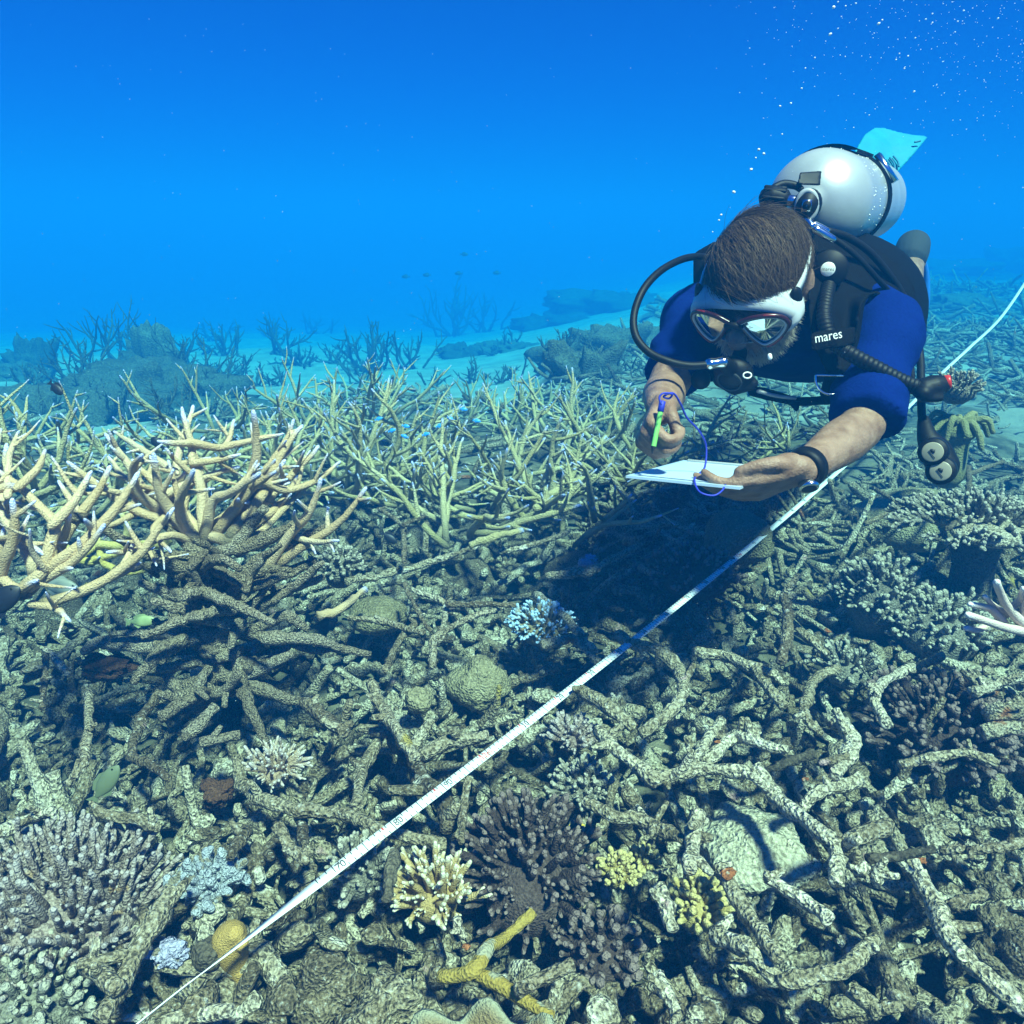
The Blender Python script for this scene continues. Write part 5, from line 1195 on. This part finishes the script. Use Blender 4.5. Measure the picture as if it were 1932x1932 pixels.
tag(obj('clinging_bubbles', mb.mesh('clinging_bubbles'), M['white'], t), kind='stuff')
bd = obj('tank_strap', band(.23, .275, .1045).mesh('tank_strap', False), M['black'], t)
mb = MB(); mb.box(TA + ta * .252 + tx * .085 + ty * .068, np.array((ta, nrm(tx * .62 - ty * .78), nrm(tx * .78 + ty * .62))), (.020, .035, .006)); obj('buckle', mb.mesh('buckle', False), M['chrome'], bd)
mb = MB(); a = np.linspace(1.1, 2.9, 16)
mb.loft([np.vstack([TA + ta * s + np.outer(np.cos(a) * .103, tx) + np.outer(np.sin(a) * .103, ty), TA + ta * s + np.outer(np.cos(a[::-1]) * .110, tx) + np.outer(np.sin(a[::-1]) * .110, ty)]) for s in (.06, .12, .2, .30)]); obj('top_pad', mb.mesh('top_pad', False), M['black'], t)
VC = PX(1522, 388, 1.30)
mb = MB(); mb.tube([TA - ta * .10, VC * .6 + (TA - ta * .1) * .4], [.016, .016], 14); obj('valve', mb.mesh('valve'), M['chrome'], t)
mb = MB(); mb.tube(catmull([PX(1500, 380, 1.33), PX(1478, 376, 1.34)], 4), [.010, .010], 12); obj('valve_stem', mb.mesh('valve_stem'), M['chrome'], t)
mb = MB(); P = catmull([PX(1482, 377, 1.34), PX(1462, 373, 1.345), PX(1440, 372, 1.35)], 10); mb.tube(P, [.017, .020, .021, .016], 16, cap=.5); kb = obj('valve_knob', mb.mesh('valve_knob'), M['rubber'], t)
for k in range(8):
    a = k * .785; d = nrm(P[-1] - P[0]); e1 = nrm(np.cross(d, UP)); e2 = np.cross(d, e1); o_ = (e1 * math.cos(a) + e2 * math.sin(a)) * .0185
    mb = MB(); mb.tube([P[1] + o_, P[-1] + o_ * .95], .0035, 6); obj('grip_rib', mb.mesh('grip_rib'), M['rubber'], kb)
mb = MB(); mb.tube(catmull([PX(1436, 385, 1.34), PX(1450, 362, 1.34), PX(1475, 348, 1.345), PX(1500, 350, 1.345), PX(1512, 358, 1.34)], 16), [.003, .006, .008, .007, .006], 8); obj('dust_cap_cord', mb.mesh('dust_cap_cord'), M['rubber'], t)
mb = MB(); mb.slab([PX(1508, 325, 1.335), PX(1549, 322, 1.34), PX(1546, 350, 1.33), PX(1503, 348, 1.33)], AX * .012); obj('dust_cap', remeshed(mb, 'dust_cap', .003, 2), M['rubber'], t)
t = thing('regulator', 'chrome regulator first stage behind the head with hose and mouthpiece', 'regulator', VC)
toc = nrm(np.array((0, 0, CAM_H)) - VC); e1 = nrm(np.cross((0, 0, 1), toc)); e2 = np.cross(toc, e1)
mb = MB(); mb.tube([VC - toc * .035, VC + toc * .005], [.026, .024], 20, flat=(1, 1.15)); obj('first_stage', mb.mesh('first_stage'), M['rubber'], t)
a = np.linspace(0, 2 * np.pi, 41); mb = MB(); mb.tube(VC + toc * .010 + np.outer(np.cos(a) * .017, e1 * .9 + e2 * .2) + np.outer(np.sin(a) * .024, e2 * .98 - e1 * .15), .0052, 10, cap=0); obj('yoke', mb.mesh('yoke'), M['grey'], t)
mb = MB(); mb.tube([VC, VC + toc * .016], [.011, .009], 12); mb.box(VC + toc * .018, np.array((e1, e2, toc)), (.008, .010, .004)); obj('yoke_screw', mb.mesh('yoke_screw', False), M['chrome'], t)
for pts in ([(1532, 424, 1.31), (1560, 436, 1.31)], [(1538, 432, 1.29), (1572, 452, 1.29)], [(1520, 412, 1.30), (1532, 428, 1.29)]):
    mb = MB(); mb.tube(catmull([PX(*p) for p in pts], 8), [.0075, .0075, .0062], 10); obj('hose_fitting', mb.mesh('hose_fitting'), M['chrome'], t)
obj('hose', hose([(1345,488,1.50),(1318,484,1.45),(1285,490,1.38),(1245,512,1.33),(1213,548,1.30),(1196,595,1.29),(1200,635,1.28),(1225,665,1.27),(1262,682,1.26),(1300,690,1.26),(1340,688,1.26)], .0068, 90).mesh('hose'), M['rubber'], t)
mb = MB(); mb.tube(catmull([PX(1338, 687, 1.26), PX(1352, 685, 1.26), PX(1366, 683, 1.26)], 8), [.0105, .0085, .0105], 12); obj('swivel', mb.mesh('swivel'), M['chrome'], t)
ss = MB(); rc = HP(.150, .0, -.078); ss.ell(rc, HAX, (.026, .036, .034), 20, 14); ss.tube([rc, PX(1366, 684, 1.262)], [.016, .012], 12); ss.tube([rc - ld * .03 - ud * .02, rc - ud * .034, rc + ld * .034 - ud * .02], [.012, .016, .012], 10); ss.tube([rc, HP(.105, 0, -.066)], [.016, .013], 10)
so = obj('second_stage', remeshed(ss, 'second_stage', .003, 3), M['rubber'], t)
mb = MB(); a = np.linspace(0, 2 * np.pi, 29); mb.tube(rc + fd * .022 + np.outer(np.cos(a) * .021, ld) + np.outer(np.sin(a) * .021, ud), .0022, 6, cap=0); obj('cover_ring', mb.mesh('cover_ring'), M['grey_dark'], so)
mb = MB(); mb.tube([PX(1452, 670, 1.25), PX(1453, 676, 1.25)], .004, 8); obj('bolt', mb.mesh('bolt'), M['white'], so)
mb = MB(); a = np.linspace(0, 2 * np.pi, 17); lg = PX(1410, 708, 1.235); mb.tube(lg + np.outer(np.cos(a) * .007, RIGHT) + np.outer(np.sin(a) * .005, CUP), .0014, 5, cap=0); obj('logo_ring', mb.mesh('logo_ring'), M['white'], so)
# gauges on their hose
t = thing('gauge_console', 'black twin gauge console with cream dials hanging beside the diver', 'gauge', PX(1768, 870, 1.26))
obj('hose', hose([(1560,436,1.32),(1600,448,1.34),(1640,475,1.36),(1675,515,1.38),(1705,560,1.40),(1725,610,1.39),(1736,670,1.36),(1738,730,1.32),(1740,790,1.28),(1752,825,1.26),(1762,840,1.25)], .0068, 100).mesh('hose'), M['rubber'], t)
obj('hose', hose([(1570,448,1.30),(1610,478,1.31),(1650,520,1.33),(1690,570,1.37),(1712,640,1.38),(1720,700,1.34),(1722,740,1.30)], .0050, 80).mesh('low_pressure_hose'), M['rubber'], t)
cb = MB(); cb.tube(catmull([PX(1742, 790, 1.28), PX(1750, 825, 1.265), PX(1765, 850, 1.26), PX(1782, 885, 1.255)], 14), [.010, .017, .026, .026], 16, flat=(1, 1))
obj('boot', remeshed(cb, 'boot', .004, 4), M['rubber'], t)
for (u, v) in ((1761, 852), (1776, 888)):
    c = PX(u, v, 1.232); n_ = nrm(np.array((0, 0, CAM_H)) - c + np.array((-.15, 0, -.1)))
    mb = MB(); disc(mb, c, n_, .0235, .012); g = obj('gauge', mb.mesh('gauge', False), M['rubber'], t)
    mb = MB(); disc(mb, c + n_ * .012, n_, .0165, .0015); obj('dial', mb.mesh('dial', False), M['cream_dial'], g)
    e1 = nrm(np.cross((0, 0, 1), n_)); e2 = np.cross(n_, e1)
    mb = MB(); mb.box(c + n_ * .0142 + e2 * .002, np.array((e1, e2, n_)), (.0035, .0030, .0004)); mb.box(c + n_ * .0144 - e2 * .004, np.array((nrm(e1 + e2), nrm(e2 - e1), n_)), (.0006, .008, .0003)); obj('needle', mb.mesh('needle', False), M['ink'], g)
# ------------------------------------------------------------------ fins
def fin_blade(outline, n_, th, mat, t, name='blade'):
    mb = MB(); mb.slab(outline, n_ * th); return obj(name, remeshed(mb, name, .005, 3), M[mat], t)
FZ = 2.45
t = thing('swim_fin', 'turquoise swim fin raised behind the tank', 'fin', RAN)
q = [(1612, 285, 2.36), (1632, 252, 2.42), (1650, 240, 2.46), (1668, 240, 2.47), (1700, 249, 2.46), (1752, 257, 2.46), (1738, 275, 2.43), (1712, 305, 2.39), (1690, 328, 2.36), (1668, 340, 2.34)]
n_ = nrm(np.cross(PX(*q[5]) - PX(*q[0]), PX(*q[2]) - PX(*q[9]))); n_ = n_ if np.dot(n_, CFW) > 0 else -n_
fin_blade([PX(*p) for p in q], n_, .008, 'fin', t)
for pts in ([(1672,302),(1680,312),(1682,322)], [(1679,298),(1687,309),(1688,319)], [(1686,295),(1694,305),(1696,314)], [(1640,296),(1660,302)], [(1628,290),(1640,276),(1650,268)], [(1622,288),(1632,275),(1642,266)], [(1726,268),(1736,266)]):
    mb = MB(); mb.tube(catmull([PX(u, v, 2.345 + (330 - v) * .0011) for u, v in pts], 8), .0035, 6); obj('vent_rib', mb.mesh('vent_rib'), M['fin_dark'], t)
mb = MB(); mb.tube(catmull([RAN - UP * .03, RAN, PX(1645, 325, 2.36), PX(1655, 305, 2.38)], 10), [.05, .055, .05, .03], 14, flat=(1, .7)); obj('foot_pocket', mb.mesh('foot_pocket'), M['fin_dark'], t)
t = thing('swim_fin', 'blue swim fin with dark boot seen edge on at the lower foot', 'fin', LAN)
mb = MB(); mb.tube(catmull([PX(1716, 490, 2.41), PX(1720, 475, 2.42), PX(1724, 460, 2.45)], 10), [.052, .054, .050], 16, .03, .02, cap=.7); obj('boot', remeshed(mb, 'boot', .006, 3), M['grey_dark'], t)
mb = MB(); mb.tube(catmull([PX(1738, 478, 2.46), PX(1745, 520, 2.52), PX(1746, 570, 2.56), PX(1740, 615, 2.60)], 12), [.010, .014, .014, .008], 10, flat=(1, 1)); mb.slab([PX(1736, 480, 2.47), PX(1746, 520, 2.52), PX(1748, 580, 2.57), PX(1738, 622, 2.6), PX(1735, 600, 2.80), PX(1738, 540, 2.78)], np.array((.006, 0, 0)))
obj('blade', mb.mesh('blade'), M['fin_blue'], t)
# ------------------------------------------------------------------ watch, slate, pencil, lanyard
t = thing('wristwatch', 'black strapped steel wristwatch on the diver arm', 'watch', LW)
d_ = nrm(LE - LW); wc = LW + d_ * .012; e1 = nrm(np.cross(d_, UP)); e2 = np.cross(d_, e1); a = np.linspace(0, 2 * np.pi, 28, endpoint=False)
rg = lambda s, r: wc + d_ * s + np.outer(np.cos(a) * r, e1) + np.outer(np.sin(a) * r, e2)
mb = MB(); mb.loft([rg(-.010, .026), rg(-.010, .0300), rg(.010, .0325), rg(.010, .028)]); obj('strap', mb.mesh('strap', False), M['rubber'], t)
wn_ = nrm(-CUP * .9 - CFW * .45); c = wc + wn_ * .0315; mb = MB(); disc(mb, c, wn_, .015, .005); cs = obj('case', mb.mesh('case', False), M['chrome'], t)
mb = MB(); disc(mb, c + wn_ * .0052, wn_, .011, .0008); obj('face', mb.mesh('face', False), M['ink'], cs)
SA, SB_, SD = PX(1181, 897, 1.17), PX(1290, 868, 1.38), PX(1396, 919, 1.085)
sx_, sy_ = SD - SA, SB_ - SA
sn_ = nrm(np.cross(sx_, sy_)); sn_ = sn_ if sn_[2] > 0 else -sn_
t = thing('writing_slate', 'white writing slate with paper held under the pencil hand', 'slate', SA + (sx_ + sy_) / 2)
mb = MB(); mb.slab([SA, SD, SD + sy_, SB_], -sn_ * .004); obj('board', mb.mesh('board', False), M['slate'], t)
mb = MB(); mb.slab([SA + sx_ * .06 + sy_ * .05 + sn_ * .001, SD - sx_ * .05 + sy_ * .05 + sn_ * .001, SD - sx_ * .05 + sy_ * .93 + sn_ * .001, SA + sx_ * .06 + sy_ * .93 + sn_ * .001], sn_ * .0006); obj('paper', mb.mesh('paper', False), M['paper'], t)
for k in (.5,):
    mb = MB(); mb.tube([SA + sx_ * .10 + sy_ * .90 + sn_ * .003, SD - sx_ * .10 + sy_ * .90 + sn_ * .003], .0030, 6); obj('clip', mb.mesh('clip'), M['grey'], t)
rG = RW + (rX * .082 + nrm(rY - rX * np.dot(rX, rY)) * .036 - rN * .034) * .98; zP = depth(rG) - .004
PA, PB = PX(1249, 762, zP), PX(1233, 842, zP)
t = thing('pencil', 'bright green pencil upright in the diver fist', 'pencil', PB)
mb = MB(); mb.tube([PA, PB], .0042, 6, cap=0); obj('shaft', mb.mesh('shaft', False), M['green'], t)
d_ = nrm(PB - PA); mb = MB(); mb.tube([PB, PB + d_ * .012], [.0042, .0006], 6, cap=0); obj('tip', mb.mesh('tip', False), M['ink'], t)
mb = MB(); mb.tube([PA + d_ * .012, PA - d_ * .004], .0052, 8, cap=.2); obj('tape_wrap', mb.mesh('tape_wrap'), M['blue_cord'], t)
mb = hose([(1248,764,1.085),(1244,750,1.085),(1252,742,1.085),(1268,744,1.09),(1262,752,1.095),(1252,748,1.09),(1270,742,1.10),(1284,762,1.12),(1296,788,1.14),(1318,812,1.16),(1332,840,1.18),(1330,880,1.18),(1318,895,1.17),(1310,906,1.12),(1320,928,1.09),(1345,935,1.085),(1362,926,1.09),(1370,910,1.11),(1364,908,1.12)], .0016, 160, sides=6)
tag(obj('lanyard', mb.mesh('lanyard'), M['blue_cord']), 'thin blue cord looping from the pencil to the slate', 'cord')
# ------------------------------------------------------------------ measuring tape
# mark 11.75 m of the tape lies at T0; the tape runs from the lower left to the upper right
T0 = PX(690, 1597, 1.0)
low_end = [PX(200, 1980, .80), PX(330, 1876, .838), PX(470, 1768, .885), PX(600, 1667, .95)]
line = [T0, PX(925, 1418, 1.18), PX(1118, 1268, 1.39), PX(1297, 1127, 1.68), PX(1500, 960, 2.2), PX(1655, 824, 2.8)]
hi_end = [PX(1725, 757, 3.15), PX(1775, 706, 3.4), PX(1830, 655, 3.7), PX(1890, 597, 4.1), PX(1950, 510, 4.6)]
P = catmull(low_end + line + hi_end, 180)
D_ = catmull(low_end[-1:] + line, 400); DT = np.gradient(D_, axis=0); DT /= np.linalg.norm(DT, axis=1)[:, None]
DS = np.concatenate([[0], np.cumsum(np.linalg.norm(np.diff(D_, axis=0), axis=1))]); DS -= DS[np.argmin(np.linalg.norm(D_ - T0, axis=1))]
t = thing('measuring_tape', 'white measuring tape stretched diagonally across the reef', 'tape', T0)
T_ = np.gradient(P, axis=0); T_ /= np.linalg.norm(T_, axis=1)[:, None]
rings = []
for k, p in enumerate(P):
    vw = nrm(np.array((0, 0, CAM_H)) - p); nn_ = nrm(vw * .55 + UP * .75); nn_ = nrm(nn_ - T_[k] * np.dot(nn_, T_[k]))
    Zk = depth(p); tw = np.clip((.985 - Zk) / .14, 0, 1) * 1.25
    s_ = np.cross(T_[k], nn_); s2 = s_ * math.cos(tw) + nn_ * math.sin(tw); n2 = nn_ * math.cos(tw) - s_ * math.sin(tw)
    w_ = .0074 * s2; h_ = n2 * .0006
    rings.append([p - w_ - h_, p + w_ - h_, p + w_ + h_, p - w_ + h_])
mb = MB(); mb.loft(rings); obj('ribbon', mb.mesh('ribbon', False), M['tape'], t)
def tape_frame(s):
    p = np.array([np.interp(s, DS, D_[:, q]) for q in range(3)]); tdir = nrm([np.interp(s, DS, DT[:, q]) for q in range(3)]); vw = nrm(np.array((0, 0, CAM_H)) - p); n_ = nrm(vw * .55 + UP * .75); n_ = nrm(n_ - tdir * np.dot(n_, tdir)); y = np.cross(n_, tdir); return p + n_ * .0011, tdir, y, n_
for s, txt, mt in [(-.04, '70', 'ink'), (.06, '80', 'ink'), (.16, '90', 'ink'), (.245, '12m', 'red_ink'), (.345, '10', 'ink'), (.445, '20', 'ink'), (.545, '30', 'ink'), (.645, '40', 'ink'), (.745, '50', 'ink'), (.845, '60', 'ink'), (.945, '70', 'ink'), (1.045, '80', 'ink'), (1.145, '90', 'ink'), (1.245, '13m', 'red_ink'), (1.345, '10', 'ink'), (1.445, '20', 'ink'), (1.545, '30', 'ink'), (1.645, '40', 'ink'), (1.745, '50', 'ink')]:
    p, x, y, n_ = tape_frame(s); me = text_mesh(txt, .0145); o = obj('number_marking', me, M[mt], t); o.matrix_basis = frame_matrix(p, x, y, n_)
for mt, lo_, hi_, st in (('ink', -.10, 1.3, .01), ('red_ink', .035, 1.2, .10)):
    mb = MB()
    for s in np.arange(lo_, hi_, st):
        p, x, y, n_ = tape_frame(s + (.0 if mt == 'ink' else .0))
        k = .0022 if round(s * 100) % 5 else .0036
        mb.box(p + y * (.0072 - k) - n_ * .0003, np.array((x, y, n_)), (.0005 if mt == 'ink' else .0012, k, .0003))
        if mt == 'ink': mb.box(p - y * (.0072 - k) - n_ * .0003, np.array((x, y, n_)), (.0005, k, .0003))
    tag(obj('tick_marks', mb.mesh('tick_marks', False), M[mt], t), kind='stuff')

# ------------------------------------------------------------------ fish
M['fish_black'] = plain('black_fish_skin', (.008, .010, .016), .5)
M['fish_grey'] = plain('grey_fish_skin', (.26, .27, .22), .45, var=.3, scale=40)
M['fish_olive'] = plain('olive_fish_skin', (.15, .17, .09), .45, var=.3, scale=40)
M['fish_green'] = plain('green_fish_skin', (.30, .36, .16), .45, var=.4, scale=50)
M['fish_blue'] = plain('blue_fish_skin', (.03, .28, .85), .4)
M['fish_yellow'] = plain('yellow_fish_skin', (.62, .42, .04), .45)
M['fish_orange'] = plain('orange_fish_skin', (.70, .33, .03), .45)
M['fish_eye'] = plain('fish_eye', (.01, .01, .01), .15)
M['fish_white'] = plain('white_fish_skin', (.62, .64, .66), .45)
def fish(label, u, v, Z, px_len, ang, mat, deep=.42, group='small reef fish', turn=0.0, tail_mat=None, name='reef_fish', eye=True):
    c = PX(u, v, Z); L_ = px_len * Z / FOC; t = thing(name, label, 'fish', c, group)
    x = nrm((RIGHT * math.cos(ang) + CUP * math.sin(ang)) * math.cos(turn) + CFW * math.sin(turn))
    y = nrm(CUP * math.cos(ang) - RIGHT * math.sin(ang)); 
    if abs(ang) > math.pi / 2: y = -y
    z = np.cross(x, y)
    a = np.linspace(0, 2 * np.pi, 14, endpoint=False); rings = []
    for s, h in [(.50, .02), (.46, .30), (.38, .62), (.26, .88), (.10, 1.0), (-.08, .92), (-.22, .62), (-.32, .34), (-.38, .22), (-.40, .02)]:
        rings.append(c + x * s * L_ + np.outer(np.sin(a) * h * deep * L_ / 2, y) + np.outer(np.cos(a) * h * deep * L_ * .19, z))
    mb = MB(); mb.loft(rings); obj('body', mb.mesh('body'), M[mat], t)
    def finp(name, pts, m_):
        mb = MB(); mb.slab([c + (x * px + y * py) * L_ - z * .006 * L_ for px, py in pts], z * .012 * L_); obj(name, mb.mesh(name, False), M[m_], t)
    k = deep / .42
    finp('tail_fin', [(-.36, .04 * k), (-.44, .09 * k), (-.56, .17 * k), (-.52, 0), (-.56, -.17 * k), (-.44, -.09 * k), (-.36, -.04 * k)], tail_mat or mat)
    finp('dorsal_fin', [(.22, .17 * k), (.08, .27 * k), (-.14, .27 * k), (-.30, .17 * k), (-.26, .10 * k), (.0, .18 * k)], mat)
    finp('anal_fin', [(.0, -.18 * k), (-.14, -.26 * k), (-.28, -.15 * k), (-.24, -.09 * k)], mat)
    if eye:
        for s in (-1, 1):
            mb = MB(); mb.ell(c + x * .36 * L_ + y * .06 * L_ + z * s * .052 * k * L_, np.array((x, y, z)), (.025 * L_, .025 * L_, .012 * L_), 10, 6); obj('eye', mb.mesh('eye'), M['fish_eye'], t)
    return t
fish('black damselfish swimming above the sand at the left', 106, 733, 1.7, 34, -.75, 'fish_black', .5)
fish('dark fish half hidden behind the left of the big staghorn', 297, 836, 1.75, 32, 2.4, 'fish_black', .55)
fish('grey fish with yellow nose under the left staghorn', 112, 1106, 1.50, 76, -.12, 'fish_grey', .40)
fish('green fish in the hollow left of the dead stump', 268, 1172, 1.55, 56, .05, 'fish_green', .38)
fish('olive fish diving tail down between dead sticks at left', 200, 1478, 1.16, 84, .95, 'fish_olive', .40)
fish('black fish with white mouth at the left picture edge', 2, 1135, 1.10, 90, .65, 'fish_black', .5, tail_mat='fish_black')
fish('yellow fish at the maroon bushy coral', 1090, 1557, 1.20, 34, math.pi, 'fish_yellow', .36, tail_mat='fish_green')
fish('orange yellow fish under the pale pink coral at right', 1830, 1280, 1.45, 44, -.1, 'fish_orange', .34)
fish('dark fish in the shade behind the long straight dead branch', 735, 1015, 1.85, 34, -.6, 'fish_black', .45)
fish('small pale fish by the orange crusted coral right of the tape', 1125, 1458, 1.25, 22, math.pi, 'fish_grey', .4)
for k, (u, v, w) in enumerate([(740, 812, 'below the others at left'), (763, 823, 'lowest in the middle'), (766, 804, 'in the middle of the group'), (804, 819, 'right of the middle'), (830, 803, 'towards the centre staghorn'), (875, 772, 'highest at right'), (900, 794, 'by the tall open staghorn'), (795, 876, 'deepest, among branches'), (715, 790, 'leftmost in the thicket'), (850, 790, 'between the two high ones')]):
    fish('tiny bright blue fish over the staghorns, ' + w, u, v, 2.25, 15, rng.choice((.3, -.2, 2.8, .7)), 'fish_blue', .42, 'tiny bright blue fish', eye=False)
for k, (u, v, w) in enumerate([(765, 522, 'leftmost of the low four'), (805, 519, 'second of the low four'), (865, 516, 'third of the low four'), (937, 515, 'rightmost of the low four'), (876, 480, 'the single higher one')]):
    fish('faint fish silhouette far off in the blue, ' + w, u, v, 15.0, 15, rng.choice((0, math.pi)), 'fish_black', .45, 'faint fish in the distance', eye=False)
fish('tiny turquoise fish inside the big staghorn', 420, 985, 1.5, 18, .4, 'fish_blue', .42, 'tiny bright blue fish', eye=False)

# ------------------------------------------------------------------ air bubbles
m, nt, b = new_mat('air_bubble')
b.inputs['Base Color'].default_value = (.95, .97, 1, 1); b.inputs['Roughness'].default_value = .2; b.inputs['Transmission Weight'].default_value = .0; b.inputs['IOR'].default_value = 1.33; b.inputs['Coat Weight'].default_value = 1.0
M['bubble'] = m  # bright glints of clear bubbles put into an opaque white base colour
mb = MB(); mb.ell((0, 0, 0), np.eye(3), (1, .9, .78), 12, 8); bub = mb.mesh('bubble')
bl = [(820,42,12),(845,12,6),(890,35,6),(950,20,6),(865,97,4),(845,167,5),(800,200,10),(710,337,6),(655,398,5),(633,516,6),(570,603,7),(507,620,7),(519,784,6),(382,874,10),(412,898,9),(365,922,6),(338,990,11),(237,1122,11),(163,1255,8),(150,1287,7),(113,1355,5),(1083,138,10),(1104,117,7),(1140,160,4),(1057,194,4),(1195,230,4),(1297,222,6),(1397,80,6),(1358,112,6),(1397,132,6),(1545,125,6),(1580,62,6),(1780,108,6),(1530,187,5),(1255,327,6),(1204,313,5),(1233,400,6),(1185,348,5),(1290,535,7),(1035,335,4),(858,322,4),(888,330,4),(1162,630,4),(1028,672,4),(937,745,4),(808,872,5),(1632,48,4),(1512,12,4)]
for (x, y, d) in bl:
    o = obj('bubble', bub, M['bubble']); Z = 1.25 + .00035 * max(0, x - 300)
    o.location = tuple(PX(1308 + x * .32292, y * .32292, Z)); r = d * .32292 * .5 * Z / FOC * 1.75; o.scale = (r * rng.uniform(.9, 1.2), r, r); o.rotation_euler = (rng.uniform(-.4, .4), rng.uniform(-.5, .5), rng.uniform(0, 3))
    lab = ('silvery air bubble rising in a line from the diver hair, left of the tank' if x < 720 else 'bright air bubble high in the blue water above the tank')
    tag(o, lab, 'bubble', 'bubbles in the line left of the tank' if x < 720 else 'bubbles high above the tank')
Vb, Fb, Ab = mb.arrays(); fb = MB()
m2 = MB(); m2.ell((0, 0, 0), np.eye(3), (1, 1, .85), 6, 4); Vb, Fb, Ab = m2.arrays()
r_ = random.Random(17)
for k in range(330):
    u = 1932 - abs(r_.gauss(0, 260)) if k < 380 else r_.uniform(1450, 1932); v = abs(r_.gauss(0, 150)) if k < 420 else r_.uniform(0, 420)
    if u < 1380: continue
    Z = r_.uniform(1.5, 3.0); r = r_.uniform(.45, 1.1) * Z / FOC
    fb.add(Vb * r + PX(u, v, Z), Fb)
tag(obj('fine_bubbles', fb.mesh('fine_bubbles'), M['bubble']), 'mist of tiny bubbles in the upper right corner', 'bubbles', kind='stuff')
sp = MB()
for k in range(420):
    Z = r_.uniform(.7, 3.2); p = PX(r_.uniform(-30, 1960), r_.uniform(0, 1500), Z)
    if p[2] < .3: continue
    r = r_.uniform(.3, .7) * Z / FOC; sp.add(Vb * r + p, Fb)
tag(obj('drifting_particles', sp.mesh('drifting_particles'), M['bubble']), 'pale specks drifting in the water', 'particles', kind='stuff')
bpy.data.scenes.remove(WORK)
